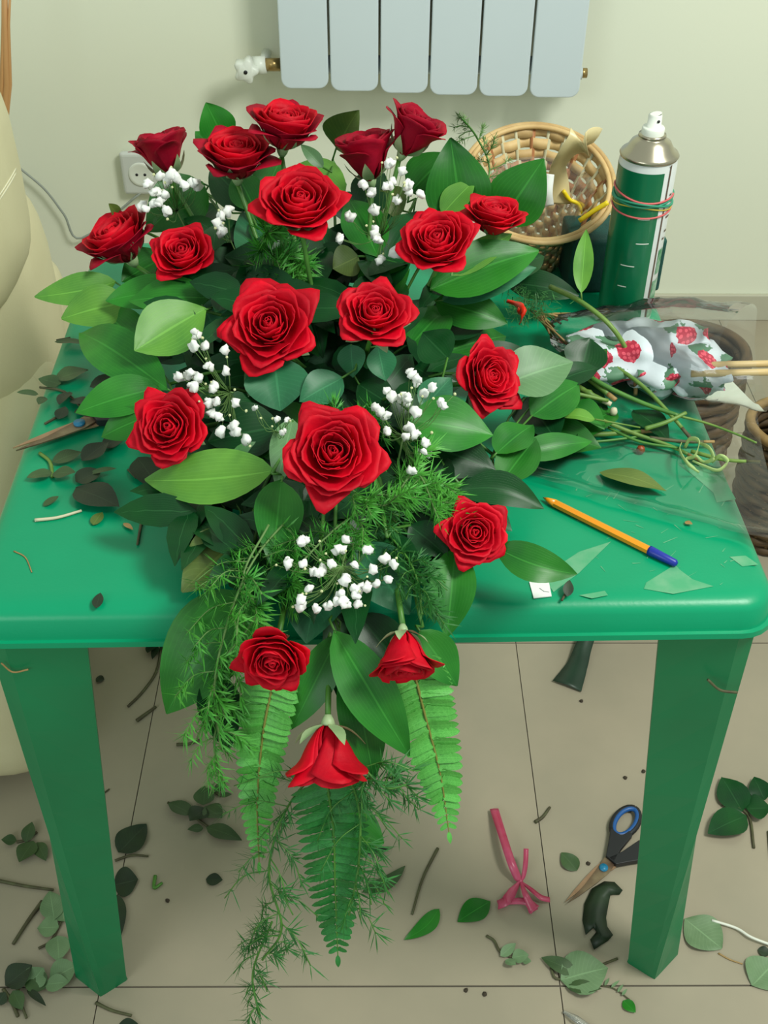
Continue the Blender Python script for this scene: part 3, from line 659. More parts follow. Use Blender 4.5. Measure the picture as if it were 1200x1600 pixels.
sprig('two long dark leaves hanging in the middle of the front', (520, 960, .75), [(522, 985, 640, 1182, 76, .75, .655, 'm', {'fold': .35}), (530, 990, 455, 1140, 56, .735, .66, 'm'), (545, 1030, 585, 1222, 66, .72, .63, 'm'), (540, 920, 545, 1120, 70, .74, .66, 'd'), (560, 960, 640, 1060, 70, .735, .69, 'd')])
sprig('dull round leaf hanging beside the middle fern', (545, 1270, .52), [(520, 1285, 600, 1318, 66, .50, .49, 'm', {'shape': 1.0})])
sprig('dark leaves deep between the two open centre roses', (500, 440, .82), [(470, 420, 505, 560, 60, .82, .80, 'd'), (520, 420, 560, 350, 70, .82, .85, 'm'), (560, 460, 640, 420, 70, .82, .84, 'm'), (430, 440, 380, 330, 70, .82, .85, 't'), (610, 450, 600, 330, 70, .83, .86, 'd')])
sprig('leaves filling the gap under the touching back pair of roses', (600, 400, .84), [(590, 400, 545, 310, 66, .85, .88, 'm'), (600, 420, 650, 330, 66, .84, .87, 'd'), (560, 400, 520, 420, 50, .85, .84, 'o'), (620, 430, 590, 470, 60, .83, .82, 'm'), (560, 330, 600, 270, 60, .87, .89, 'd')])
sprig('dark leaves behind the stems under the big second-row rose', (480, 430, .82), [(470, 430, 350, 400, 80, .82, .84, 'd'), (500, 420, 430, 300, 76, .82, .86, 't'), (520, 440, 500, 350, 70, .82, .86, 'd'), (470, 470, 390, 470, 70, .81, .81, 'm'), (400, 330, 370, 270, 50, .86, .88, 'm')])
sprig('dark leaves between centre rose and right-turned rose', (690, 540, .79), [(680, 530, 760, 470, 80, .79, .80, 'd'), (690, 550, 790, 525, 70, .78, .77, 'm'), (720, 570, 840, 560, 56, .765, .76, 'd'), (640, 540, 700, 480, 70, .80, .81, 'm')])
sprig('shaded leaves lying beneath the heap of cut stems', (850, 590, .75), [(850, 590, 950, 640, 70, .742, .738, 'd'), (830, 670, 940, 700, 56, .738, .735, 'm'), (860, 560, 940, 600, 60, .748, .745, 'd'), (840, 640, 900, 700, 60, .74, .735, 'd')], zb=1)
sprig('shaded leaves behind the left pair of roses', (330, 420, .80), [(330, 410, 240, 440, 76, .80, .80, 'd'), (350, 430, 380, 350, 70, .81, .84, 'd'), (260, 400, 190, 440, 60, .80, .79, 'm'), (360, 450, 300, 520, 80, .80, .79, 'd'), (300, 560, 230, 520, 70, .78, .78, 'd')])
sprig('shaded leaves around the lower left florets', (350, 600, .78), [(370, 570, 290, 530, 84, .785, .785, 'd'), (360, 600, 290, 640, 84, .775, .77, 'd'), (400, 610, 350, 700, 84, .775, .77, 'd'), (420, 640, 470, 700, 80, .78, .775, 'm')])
# dense inner foliage nobody could count
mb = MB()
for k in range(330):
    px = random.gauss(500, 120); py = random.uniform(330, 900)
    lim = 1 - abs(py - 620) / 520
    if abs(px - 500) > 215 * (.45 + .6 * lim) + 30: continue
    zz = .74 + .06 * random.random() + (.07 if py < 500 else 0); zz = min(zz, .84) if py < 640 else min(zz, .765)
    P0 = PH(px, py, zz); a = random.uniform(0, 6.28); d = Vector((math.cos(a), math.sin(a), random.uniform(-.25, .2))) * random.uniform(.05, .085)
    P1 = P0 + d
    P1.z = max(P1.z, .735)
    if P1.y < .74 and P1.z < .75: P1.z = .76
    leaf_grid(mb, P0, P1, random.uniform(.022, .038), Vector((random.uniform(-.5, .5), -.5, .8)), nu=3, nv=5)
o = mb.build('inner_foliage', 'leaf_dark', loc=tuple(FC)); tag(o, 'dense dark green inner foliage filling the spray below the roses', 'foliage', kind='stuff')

# ------------------------------------------------------------------ asparagus fern
def asparagus(label, pts, spread, m='asparagus', nl=.016, dens=260, branch=10, rad=.0004, group='needle fern sprigs', loc=None):
    P = bez([PH(*p) for p in pts], 10); t = thing('asparagus_fern', P[0], label, 'fern', group)
    mb = MB(); mb.tube(P, .0011, 5); brs = []
    n_ = len(P)
    for k in range(branch):
        i = int(n_ * (.12 + .85 * k / branch)); i = min(n_ - 2, i); d = (P[i + 1] - P[i]).normalized()
        a = random.uniform(0, 6.28); s = Vector((math.cos(a), math.sin(a) * .6, random.uniform(-.3, .4))); s = (s - d * s.dot(d)).normalized()
        L_ = spread * random.uniform(.55, 1.1) * (1 - .45 * k / branch); q = P[i] + s * L_ * .8 + d * L_ * .6; m_ = P[i] + s * L_ * .45 + d * L_ * .2
        b = bez([P[i], m_, q + Vector((0, 0, -.006))], 5); mb.tube(b, .0006, 4); brs.append(b)
    mb.build('stem', 'fine_stem' if m == 'asparagus' else 'stem', t)
    mb = MB(); brs.append(P[n_ // 8:]); brs.append(P[n_ // 3:])
    for k in range(dens):
        b = random.choice(brs); i = random.randrange(len(b) - 1); p = b[i].lerp(b[i + 1], random.random()); d0 = (b[i + 1] - b[i]).normalized()
        for j in range(3):
            s = Vector((random.gauss(0, 1), random.gauss(0, 1), random.gauss(0, 1))).normalized(); d = (d0 * .75 + s * .8).normalized() * nl * random.uniform(.6, 1.2)
            w1 = d.cross(UP); w1 = (w1.normalized() if w1.length > 1e-6 else Vector((1, 0, 0))) * rad; w2 = d.cross(w1).normalized() * rad
            mb.add([p - w1 * .5, p + w1 * .5, p + d * .5 + w1 + w2, p + d * .5 - w1 - w2, p + d], [(0, 1, 2, 3), (3, 2, 4)])
    o = mb.build('needles', m, t, smooth=False); tag(o, kind='stuff'); return t
asparagus('bright needle-leaved tuft under the big second-row rose', [(450, 460, .83), (430, 420, .85), (420, 375, .88), (408, 350, .90)], .035, nl=.024, dens=190, branch=12, rad=.0008)
asparagus('second bright needle tuft just right of the first', [(455, 470, .82), (450, 430, .84), (470, 400, .855)], .03, nl=.020, dens=120, branch=9, rad=.0007)
asparagus('feathery tan-green wisp rising against the wall left of the basket', [(745, 330, .87), (765, 265, .90), (745, 215, .93), (722, 185, .955)], .035, m='fine_stem', nl=.009, dens=170, branch=12, rad=.00035)
asparagus('needle fern running down left over the table front edge', [(470, 790, .79), (400, 870, .785), (360, 960, .765), (335, 1070, .72), (345, 1170, .66)], .055, nl=.016, dens=330, branch=18, rad=.0006)
asparagus('needle fern drooping beside the left hanging rose', [(420, 820, .80), (380, 900, .78), (400, 960, .765), (345, 1040, .73), (320, 1130, .69)], .050, nl=.017, dens=240, branch=15, rad=.0006)
asparagus('thin pale needle fern tips hanging lowest left of the left fern frond', [(350, 1080, .70), (335, 1160, .66), (350, 1230, .62)], .03, nl=.014, dens=140, branch=10, rad=.0004)
asparagus('needle fern between the largest rose and the front right rose', [(540, 760, .80), (600, 790, .80), (650, 740, .815), (685, 810, .80)], .05, nl=.018, dens=420, branch=18, rad=.0005)
asparagus('needle fern behind the bottom cloud of florets', [(560, 800, .79), (520, 830, .79), (470, 880, .78), (430, 930, .77)], .05, nl=.018, dens=380, branch=16, rad=.0005)
asparagus('dark needle fern spreading right below the largest rose', [(560, 790, .79), (620, 850, .785), (650, 900, .78), (660, 960, .765)], .045, nl=.016, dens=240, branch=14, m='asparagus_dark', rad=.0005)
asparagus('sprawling needle fern hanging left of the middle fern frond', [(520, 1180, .66), (450, 1260, .61), (420, 1360, .55), (440, 1450, .50), (410, 1500, .46)], .065, nl=.019, dens=220, branch=20, m='asparagus_dark', rad=.00045)
asparagus('needle fern hanging right of the middle fern frond', [(530, 1180, .66), (560, 1260, .61), (560, 1350, .56), (545, 1430, .52)], .060, nl=.019, dens=120, branch=14, m='asparagus_dark', rad=.00045)
asparagus('loose needle fern branch sticking out right below the lowest rose', [(560, 1190, .66), (600, 1230, .64), (640, 1225, .63)], .04, nl=.020, dens=90, branch=9, m='asparagus_dark', rad=.0005)
asparagus('lowest wisp of needle fern near the floor line', [(425, 1440, .48), (395, 1520, .42), (405, 1585, .39)], .03, nl=.018, dens=60, branch=8, m='asparagus_dark', rad=.0004)
asparagus('needle fern in the dark centre above the largest rose', [(600, 640, .81), (560, 650, .82), (500, 640, .82)], .035, nl=.016, dens=130, branch=9, rad=.0005)

# ------------------------------------------------------------------ sword fern fronds
lmesh = {}
def frond(label, pts, half, m, n_=27):
    P = bez([PH(*p) for p in pts], 14); t = thing('fern_frond', P[0], label, 'fern', 'sword fern fronds'); org = P[0]
    mb = MB(); N_ = len(P); mb.tube(P, [.0016 * (1 - .7 * i / N_) for i in range(N_)], 5); mb.build('stem', 'rachis' if m == 'fern' else 'stem', t)
    if m not in lmesh:
        q = MB()
        def fn(u, v):
            x = (u - .5) * 2; wv = .72 * (1 - .25 * v) * (1 - max(0, (v - .6) / .4) ** 2.2) ** .6 if v < 1 else .03
            if v < .08: wv = .30
            ear = .12 * max(0, 1 - abs(v - .1) / .12) * (x > 0)
            return Vector((v, (wv + ear) * x * .30 + .03 * math.sin(v * 3), .05 * math.sin(v * math.pi) - .03 * (1 - abs(x)) * wv + .012 * math.sin(v * 30) * abs(x)))
        q.grid(fn, 4, 12); lmesh[m] = q.mesh('leaflet', m)
    for k in range(n_):
        f = .02 + .96 * k / n_; i = f * (N_ - 1); j = int(i); p = P[j].lerp(P[min(j + 1, N_ - 1)], i - j); d = (P[min(j + 2, N_ - 1)] - P[max(j - 1, 0)]).normalized()
        view = (CAMP - p).normalized(); s = d.cross((view * .8 + UP * .25).normalized()).normalized()
        taper = (1 - ((f - .12) / .9) ** 1.8 * .86 if f > .12 else .85 + .15 * f / .12)
        L_ = half * depth(p) / F * taper
        for sg in (-1, 1):
            o = bpy.data.objects.new('leaflet', lmesh[m]); COL.objects.link(o); o.parent = t
            x = (s * sg + d * (.22 + .5 * f ** 3) + Vector((random.uniform(-.05, .05),) * 3)).normalized(); z = s.cross(d).normalized(); z = (z - x * z.dot(x)).normalized()
            z = (Matrix.Rotation(random.uniform(-.35, .35), 3, x) @ z); y = z.cross(x)
            W_ = (P[0] - P[-1]).length / n_ * (1.3 if m == 'fern' else .95) / .36
            M_ = Matrix((x * L_, y * min(W_, L_ * 1.3) * sg * -1, z * L_)).transposed().to_4x4(); M_.translation = p - org; o.matrix_basis = M_
    leaf(t, P[-2], P[-1] + (P[-1] - P[-3]) * 1.0, half * .14 * depth(P[-1]) / F, CAMP - P[-1], m, 'leaflet', nu=3, nv=5)
    return t
frond('bright green fern frond hanging on the left below the left hanging rose', [(432, 1045, .715), (412, 1140, .665), (402, 1250, .60), (405, 1352, .54)], 46, 'fern')
frond('bright green fern frond hanging on the right below the right hanging rose', [(642, 1030, .715), (662, 1110, .675), (688, 1210, .62), (702, 1305, .57)], 56, 'fern', 24)
frond('darker fern frond hanging lowest in the middle under the lowest rose', [(505, 1190, .66), (520, 1290, .59), (524, 1400, .52), (528, 1498, .46)], 62, 'fern_dark', 25)

# ------------------------------------------------------------------ gypsophila
gm = []
for k in range(4):
    bm = bmesh.new(); bmesh.ops.create_icosphere(bm, subdivisions=2, radius=1)
    for v in bm.verts:
        nn = noise.noise(v.co * 2.3 + Vector((k * 7, 0, 0))); v.co *= 1 + .75 * noise.noise(v.co * 3.4 + Vector((k * 7, 0, 0))) + .2 * nn; v.co.z *= .8
    me = bpy.data.meshes.new('flower'); bm.to_mesh(me); bm.free(); me.materials.append(MATS['gyp']); me.polygons.foreach_set('use_smooth', [True] * len(me.polygons)); gm.append(me)
bm = bmesh.new(); bmesh.ops.create_icosphere(bm, subdivisions=1, radius=1); bud = bpy.data.meshes.new('bud'); bm.to_mesh(bud); bm.free(); bud.materials.append(MATS['gyp_bud'])
def gyp(label, root, pts, z, slope=0, buds=8, r=7.6):
    Rt = PH(*root); t = thing('gypsophila_sprig', Rt, label, 'flower', "white baby's breath sprigs")
    ctr = Vector((sum(p[0] for p in pts) / len(pts), sum(p[1] for p in pts) / len(pts))); hub = PH(ctr.x * .6 + root[0] * .4, ctr.y * .6 + root[1] * .4, (z + root[2]) / 2)
    st = MB(); st.tube([Rt, (Rt + hub) / 2, hub], .0009, 4)
    def put(px, py, me, rr, nm):
        zz = z + slope * (ctr.y - py) / 100 + random.uniform(-.006, .006); p = PH(px, py, zz); o = bpy.data.objects.new(nm, me); COL.objects.link(o); o.parent = t
        o.location = p - Rt; s = rr * depth(p) / F * random.uniform(.85, 1.15); o.scale = (s * random.uniform(.9, 1.25), s, s); o.rotation_euler = (random.random() * 3, random.random() * 3, random.random() * 3)
        m_ = hub.lerp(p, .55) + Vector((random.uniform(-.004, .004), 0, -.008)); st.tube(bez([hub, m_, p], 3), .00035, 3)
    for i, (x, y) in enumerate(pts):
        put(x, y, gm[i % 4], r, 'flower')
        if random.random() < .75: put(x + random.uniform(-6, 6), y + random.uniform(-6, 6), gm[(i + 1) % 4], r * .8, 'flower')
    for k in range(buds):
        x, y = random.choice(pts); put(x + random.gauss(0, 11), y + random.gauss(0, 11), bud, 2.3, 'bud')
    o = st.build('stem', 'fine_stem', t)
gyp("baby's breath cloud under the side-on back left rose", (300, 380, .82), [(250, 275), (262, 283), (275, 278), (288, 290), (300, 286), (245, 300), (258, 305), (248, 315), (240, 318), (260, 330), (222, 322), (232, 285), (268, 272), (308, 290)], .90, .05)
gyp("four baby's breath florets right of the second left rose", (380, 420, .82), [(345, 335), (340, 350), (346, 363), (355, 331)], .88, .04, 4)
gyp("baby's breath florets below the touching back pair of roses", (590, 440, .83), [(607, 255), (628, 267), (568, 288), (582, 300), (608, 290), (585, 328), (620, 312), (637, 290), (657, 303), (585, 365), (592, 375), (593, 408), (548, 340), (530, 372), (617, 395), (640, 300), (613, 283)], .925, .06)
gyp("baby's breath cloud right of the lower left rose", (400, 620, .79), [(307, 524), (304, 540), (320, 540), (352, 547), (328, 573), (353, 580), (281, 590), (293, 587), (310, 590), (303, 605), (334, 603), (325, 627), (338, 627), (368, 630), (329, 645), (345, 675), (366, 663), (370, 675), (384, 687), (340, 650)], .845, .03, 14)
gyp("few baby's breath florets left of the largest rose", (430, 700, .79), [(440, 676), (448, 655), (433, 655), (398, 637)], .835, .0, 5, 4.5)
gyp("baby's breath cloud between the largest rose and the right-turned rose", (620, 730, .80), [(644, 585), (650, 598), (675, 606), (663, 615), (688, 628), (612, 620), (605, 611), (632, 620), (635, 630), (590, 640), (603, 650), (650, 645), (640, 668), (634, 682), (648, 680), (665, 692), (655, 708), (668, 708), (643, 736), (605, 675), (627, 623), (595, 645)], .845, .03, 12)
gyp("lowest baby's breath cloud above the hanging roses", (540, 860, .79), [(470, 846), (475, 843), (451, 881), (473, 881), (540, 843), (533, 858), (527, 860), (578, 860), (602, 873), (615, 882), (490, 893), (505, 890), (518, 881), (500, 895), (555, 883), (583, 889), (606, 905), (538, 907), (541, 902), (588, 912), (483, 920), (555, 920), (565, 918), (573, 918), (533, 928), (525, 940), (540, 945), (536, 938), (556, 930), (470, 938), (471, 948), (495, 953), (511, 948), (560, 944)], .80, .02, 18)

# ------------------------------------------------------------------ right side of the table: cut stems, little bunch, wrapped roll, film
def stem_thing(label, pts, r, m, group='cut stems heaped on the right of the table', name='green_twig', nodes=0, tip=None, cat='stem'):
    P = bez([PH(*p) for p in pts], 8); rr = r * depth(P[0]) / F; mb = MB(); N_ = len(P)
    R = [rr * (1 - .25 * i / N_) for i in range(N_)]
    for k in range(nodes):
        i = random.randrange(2, N_ - 2); R[i] *= 1.45
    if tip is None:
        mb.tube(P, R, 7); o = mb.build(name, m, loc=tuple(P[0])); return tag(o, label, cat, group)
    t = thing(name, P[0], label, cat, group); k = int(N_ * .8)
    mb.tube(P[:k + 1], R[:k + 1], 7); mb.build('shaft', m, t); mb = MB(); mb.tube(P[k:], R[k:], 7); mb.build('cut_end', tip, t); return t
t = stem_thing('thick curved stem with a hanging yellow-green leaf in front of the can', [(860, 448, .80), (905, 470, .81), (950, 505, .80), (978, 545, .775), (992, 590, .745), (993, 618, .728)], 4.2, 'cut_stem', nodes=1, tip='twig_tan')
B = PH(909, 470, .81); leaf(t, PH(908, 458, .82), PH(916, 358, .865), .022, CAMP - B, 'leaf_light', bend=.06); mb = MB(); mb.tube([B, PH(908, 458, .82)], .001, 5); mb.build('petiole', 'cut_stem', t)
stem_thing('stem arching right to a greyish woody end at the curled shavings', [(945, 562, .76), (1000, 600, .755), (1045, 645, .745), (1085, 692, .728)], 3.6, 'cut_stem', tip='twig')
stem_thing('long dark green stem crossing the others', [(880, 560, .765), (935, 597, .76), (1000, 628, .75), (1062, 650, .745)], 4.2, 'stem')
stem_thing('pale green stem ending in a frayed knot beside the white pebble', [(880, 590, .755), (920, 615, .75), (955, 632, .745)], 5.5, 'cut_stem', nodes=2, tip='twig_white')
stem_thing('light stem with a brown stub, uppermost of the heap', [(900, 575, .76), (930, 600, .755), (962, 625, .75)], 5, 'cut_stem', tip='twig_tan')
stem_thing('lemon-green straight stem at the left of the heap', [(868, 607, .765), (900, 615, .76), (950, 626, .75)], 4, 'cut_stem')
stem_thing('stem with reddish brown cut end pointing right, lowest in the heap', [(880, 678, .735), (950, 678, .732), (1032, 672, .730)], 4.5, 'cut_stem', tip='twig_tan')
stem_thing('short green stem crossing the heap upwards to the right', [(1008, 670, .74), (1040, 660, .745), (1072, 645, .75)], 4, 'cut_stem')
stem_thing('long thin green stem reaching towards the curled shavings', [(925, 650, .745), (985, 675, .735), (1050, 698, .728), (1098, 722, .726)], 3.6, 'cut_stem', tip='twig_tan')
stem_thing('thin stem running out past the right table edge', [(1040, 645, .745), (1100, 660, .74), (1150, 678, .74), (1182, 692, .742)], 2.2, 'cut_stem')
stem_thing('stem with pale tan end beside the green shavings', [(1015, 684, .732), (1070, 690, .73), (1116, 690, .729)], 3.2, 'twig', tip='twig_tan')
stem_thing('thin grey-brown stem end jutting lowest over the right table edge', [(1080, 705, .73), (1130, 718, .732), (1188, 722, .735)], 3.4, 'cut_stem', tip='twig')
stem_thing('yellow-green leaf stalk at the top left of the heap', [(850, 610, .76), (870, 625, .76), (905, 645, .755)], 2.2, 'cut_stem')
stem_thing('slim green stalk low in the heap under the light leaf', [(860, 690, .735), (930, 690, .733), (1000, 682, .731)], 2.4, 'stem')
stem_thing('slim green stalk just above the berry', [(950, 668, .735), (1000, 690, .732), (1060, 700, .73)], 2.4, 'stem')
t = thing('cut_sprig', PH(870, 640, .75), 'sprig with a small pointed yellow-green leaf on the heap of stems', 'foliage', 'cut stems heaped on the right of the table')
leaf(t, PH(930, 655, .757), PH(874, 650, .76), .022, UP, 'leaf_light'); mb = MB(); mb.tube([PH(930, 655, .757), PH(1000, 668, .745)], .001, 5); mb.build('petiole', 'cut_stem', t)
leaf(t, PH(880, 625, .75), PH(945, 670, .745), .036, UP, 'leaf'); leaf(t, PH(990, 640, .735), PH(1045, 690, .728), .034, UP, 'leaf_dark'); leaf(t, PH(960, 640, .735), PH(900, 690, .732), .036, UP, 'leaf')
t = thing('cut_sprig', PH(900, 555, .765), 'blunt dark leaf lying against the printed wrapped roll', 'foliage', 'cut stems heaped on the right of the table')
leaf(t, PH(905, 590, .757), PH(922, 528, .785), .048, Vector((0, -.6, .8)), 'leaf_dark', shape=1.1); leaf(t, PH(925, 575, .76), PH(948, 545, .775), .02, UP, 'leaf')
o = MB(); o.lathe([(0, .0), (.0035, .001), (.0048, .0045), (.0035, .008), (0, .0092)], 12, PH(1000, 708, TZ)); tag(o.build('berry', 'berry', loc=tuple(PH(1000, 708, TZ))), 'small round brown berry on the table below the heap of stems', 'berry')
bm = MB(); o = bm; o.lathe([(0, 0), (.0035, .001), (.0042, .004), (.003, .008), (0, .009)], 10, PH(958, 648, .738)); tag(o.build('pebble', 'twig_white', loc=tuple(PH(958, 648, .738))), 'small whitish seed resting on the stem heap beside the frayed knot', 'seed')
# curled shavings
for i, (pts, l) in enumerate((([(1070, 700, .728), (1078, 686, .742), (1092, 690, .748), (1086, 712, .735), (1072, 718, .728), (1086, 732, .727)], 'pale green curled stem shaving, left one of the tangle'),
                             ([(1092, 692, .735), (1108, 700, .745), (1114, 716, .738), (1100, 722, .728), (1088, 712, .74)], 'pale green curled stem shaving in the middle of the tangle'),
                             ([(1112, 722, .728), (1126, 712, .742), (1136, 722, .736), (1122, 735, .727), (1100, 728, .727), (1082, 720, .73)], 'pale green curled stem shaving, right one of the tangle'),
                             ([(1066, 690, .727), (1062, 704, .735), (1074, 724, .74), (1092, 738, .727)], 'pale green curled stem shaving hanging lowest in the tangle'))):
    P = [PH(*p) for p in pts]; o = ribbon(P, [.003, .005, .004, .002], 'curl', 'x', UP, n=6).build('stem_shaving', 'curl', loc=tuple(P[0]), solid=.0005); tag(o, l, 'shaving', 'curled green shavings')
# small bunch tied in red
bn = thing('tied_bunch', PH(840, 490, .76), 'small bunch of needle fern with tan stem ends tied with red ribbon', 'bunch')
for k in range(12):
    a = PH(838 + random.uniform(-12, 8), 486 + random.uniform(-6, 12), .765); b = PH(878 + 20 * math.cos(k * .55), 490 + 5.2 * k, .745 + random.uniform(-.006, .008)); mb = MB(); mb.tube([a, (a + b) / 2 + Vector((0, 0, .002)), b], [.0011, .0013, .0014], 5); mb.build('stem', 'twig_tan', bn)
mb = MB()
for k in range(420):
    p = PH(random.gauss(826, 18), random.gauss(478, 12), .775 + random.uniform(-.01, .008)); s = Vector((random.gauss(0, 1) + .5, random.gauss(0, 1), random.gauss(0, .6))).normalized() * random.uniform(.008, .016); w1 = s.cross(UP).normalized() * .0006
    mb.add([p - w1, p + w1, p + s], [(0, 1, 2)])
tag(mb.build('needles', 'asparagus_dark', bn, smooth=False), kind='stuff')
pts = [PH(792, 470, .79), PH(804, 474, .792), PH(814, 480, .795), PH(817, 492, .79), PH(812, 506, .775)]
ribbon(pts, [.004, .005, .010, .005, .004], 'red_ribbon', 'x', Vector((.5, .2, 1)), n=6).build('red_tie', 'red_ribbon', bn, solid=.0008)
mb = MB(); mb.lathe([(0, -.005), (.004, -.004), (.006, 0), (.004, .004), (0, .005)], 10, PH(815, 485, .79)); mb.build('red_knot', 'red_ribbon', bn)

# printed roll with two dowels
ro = thing('printed_wrap', PH(1000, 560, TZ), 'crumpled white paper wrap printed with red raspberries at the right table edge', 'wrapping paper')
A0 = PH(890, 560, .745); A1 = PH(1112, 556, .755); ax_ = (A1 - A0); 
def rollf(sc_, off, ph, cr):
    def fn(u, v):
        c = A0 + ax_ * (off[0] + sc_[0] * v); rr = (.018 + .020 * math.sin(math.pi * min(1, v * .75 + .08)) ** .8) * sc_[1]; a = 2 * math.pi * u + .35 * math.sin(v * 5 + ph)
        cr_ = 1 + cr * noise.noise(Vector((math.cos(a) * 1.6, math.sin(a) * 1.6, v * 4 + ph)))
        return c + Vector((.012 * noise.noise(Vector((a, v * 3, ph))) , math.cos(a) * rr * 1.35 * cr_ + off[1], math.sin(a) * rr * .72 * cr_ + off[2]))
    return fn
mb = MB(); mb.grid(rollf((.98, 1.0), (.0, .0, .003), 0, .5), 40, 30); mb.build('paper_roll', 'raspberry_print', ro, solid=.0006)
mb = MB(); mb.grid(rollf((.62, .78), (.42, -.026, .002), 3, .6), 36, 20); mb.build('paper_fold', 'raspberry_print', ro, solid=.0006)
for k, (y0, l) in enumerate(((573, 'upper of two pale wooden dowels sticking right out of the printed wrap'), (586, 'lower of two pale wooden dowels sticking right out of the printed wrap'))):
    a = PH(1080, y0 - 2, .768); b = PH(1260, y0 - 6, .768); mb = MB(); mb.tube([a, b], .0038, 12); tag(mb.build('wooden_dowel', 'dowel', loc=tuple(a)), l, 'dowel', 'pale wooden dowels')
# clear sleeve round the roll, and the flat sheet in front of it
S0 = PH(862, 520, .745); S1 = PH(1168, 556, .765)
def sleeve(u, v):
    c = S0.lerp(S1, v); rr = .016 + .046 * min(1, v * 1.5) ** .7; a = 2 * math.pi * u
    z = math.sin(a) * rr * .75 * (1 + .12 * noise.noise(Vector((a * 1.2, v * 5, 0)))) + .004 * noise.noise(Vector((a * 3, v * 12, 2)))
    return Vector((c.x + .012 * math.sin(a * 2) * v, c.y + math.cos(a) * rr * 1.25, max(TZ + .002, c.z + z)))
mb = MB(); mb.grid(sleeve, 48, 36); tag(mb.build('clear_sleeve', 'cellophane', loc=tuple(S0)), 'clear shiny cellophane sleeve around the raspberry print wrap', 'cellophane')
c00, c10, c11, c01 = PH(800, 743, TZ), PH(1215, 862, TZ), PH(1165, 610, TZ), PH(870, 560, TZ)
def sheet(u, v):
    p = c00.lerp(c10, u).lerp(c01.lerp(c11, u), v); n1 = noise.noise(Vector((p.x * 9, p.y * 9, 0))); n2 = noise.noise(Vector((p.x * 28, p.y * 20, 5)))
    z = TZ + .0025 + .007 * abs(n1) + .003 * abs(n2) + .016 * max(0, v - .6) / .4 + .006 * math.exp(-((v - .02) / .03) ** 2) + .010 * max(0, p.x - .34) / .06
    return Vector((p.x, p.y, z))
mb = MB(); mb.grid(sheet, 60, 40); tag(mb.build('clear_sheet', 'cellophane', loc=tuple(c00)), 'flat transparent cellophane sheet lying over the right side of the table', 'cellophane')
# pen
pen = thing('ballpoint_pen', PH(950, 828, TZ), 'orange ballpoint pen with a blue cap end lying on the right of the table', 'pen')
q0 = PH(850, 778, TZ + .0042); q1 = PH(1055, 880, TZ + .0042); dd = (q1 - q0).normalized()
mb = MB(); mb.tube([q0 + dd * .013, q0 + dd * .119], .0041, 6); mb.build('barrel', 'orange', pen, smooth=False)
mb = MB(); mb.tube([q0 + dd * .001, q0 + dd * .004, q0 + dd * .013], [.0012, .0022, .0041], 12); mb.build('tip_cone', 'orange', pen)
mb = MB(); mb.tube([q0 - dd * .001, q0 + dd * .0015], [.0005, .0011], 8); mb.build('nib', 'brass', pen)
mb = MB(); mb.tube([q0 + dd * .1185, q0 + dd * .121, q0 + dd * .146, q0 + dd * .148], [.0047, .0048, .0037, .002], 14); mb.build('end_cap', 'pen_cap', pen)
# paper tag
P = [PH(x, y, TZ + .0012) for x, y in ((827, 909), (857, 906), (862, 931), (834, 934))]; mb = MB(); mb.add(P + [p - Vector((0, 0, .001)) for p in P], [(0, 3, 2, 1), (4, 5, 6, 7), (0, 1, 5, 4), (1, 2, 6, 5), (2, 3, 7, 6), (3, 0, 4, 7)])
tg = thing('paper_tag', P[0], 'small white square paper tag near the front edge of the table', 'tag'); mb.build('tag_sheet', 'paper', tg, smooth=False)
mb = MB(); mb.tube([PH(843, 919, TZ + .0014), PH(850, 924, TZ + .0014), PH(858, 925, TZ + .0014)], .0003, 4); mb.build('pen_mark', 'ink_grey', tg)

# ------------------------------------------------------------------ loose leaves and twigs
def lleaf(label, bx, by, tx, ty, wp, z, m, group, name='loose_leaf', **k):
    B = PH(bx, by, z + .002); Tp = PH(tx, ty, z + .003); mb = MB(); ln = (Tp - B).length
    leaf_grid(mb, B, Tp, wp * depth(B) / F * k.pop('ws', 1.25), UP, bend=k.pop('bend', .05), fold=k.pop('fold', .12), **k)
    o = mb.build(name, m, loc=tuple(B)); return tag(o, label, 'leaf', group)
def ltwig(label, pts, r, z, m, group, name='twig', **k):
    P = bez([PH(x, y, z) for x, y in pts], 5); rr = r * depth(P[0]) / F; P = [p + Vector((0, 0, rr)) for p in P]; mb = MB(); mb.tube(P, [rr * (1 - .3 * i / len(P)) for i in range(len(P))], 6)
    return tag(mb.build(name, m, loc=tuple(P[0])), label, 'twig', group)
def lsprig(label, z, stempts, leaves, m, group, r=2.2, sm='twig', cat='sprig'):
    P = bez([PH(x, y, z + .002) for x, y in stempts], 5); t = thing('leaf_sprig', P[0], label, cat, group); mb = MB(); mb.tube(P, r * depth(P[0]) / F, 5); mb.build('stem', sm, t)
    for (bx, by, tx, ty, wp, *mm) in leaves:
        B = PH(bx, by, z + .004); Tp = PH(tx, ty, z + .004 + random.uniform(0, .006))
        leaf(t, B, Tp, wp * depth(B) / F * 1.2, UP + Vector((random.uniform(-.2, .2), random.uniform(-.2, .2), 0)), mm[0] if mm else m, bend=.07, fold=.15, nu=4, nv=8)
    return t
GT = 'clippings on the left of the table'; Z = TZ; dk, md_, lg = 'debris_dark', 'debris_mid', 'debris_light'
lsprig('dull twisted leaf strip near the far left table edge', Z, [(88, 532), (110, 528)], [(85, 534, 140, 538, 14)], md_, GT)
lsprig('dark trimmed sprig at the left table edge below the armchair piping', Z, [(62, 605), (100, 612), (130, 640)], [(85, 592, 138, 578, 34), (95, 600, 60, 592, 22), (60, 616, 26, 613, 14), (70, 620, 60, 632, 14), (108, 612, 92, 632, 20, dk), (140, 605, 195, 588, 26, dk), (110, 625, 140, 630, 22, dk)], md_, GT)
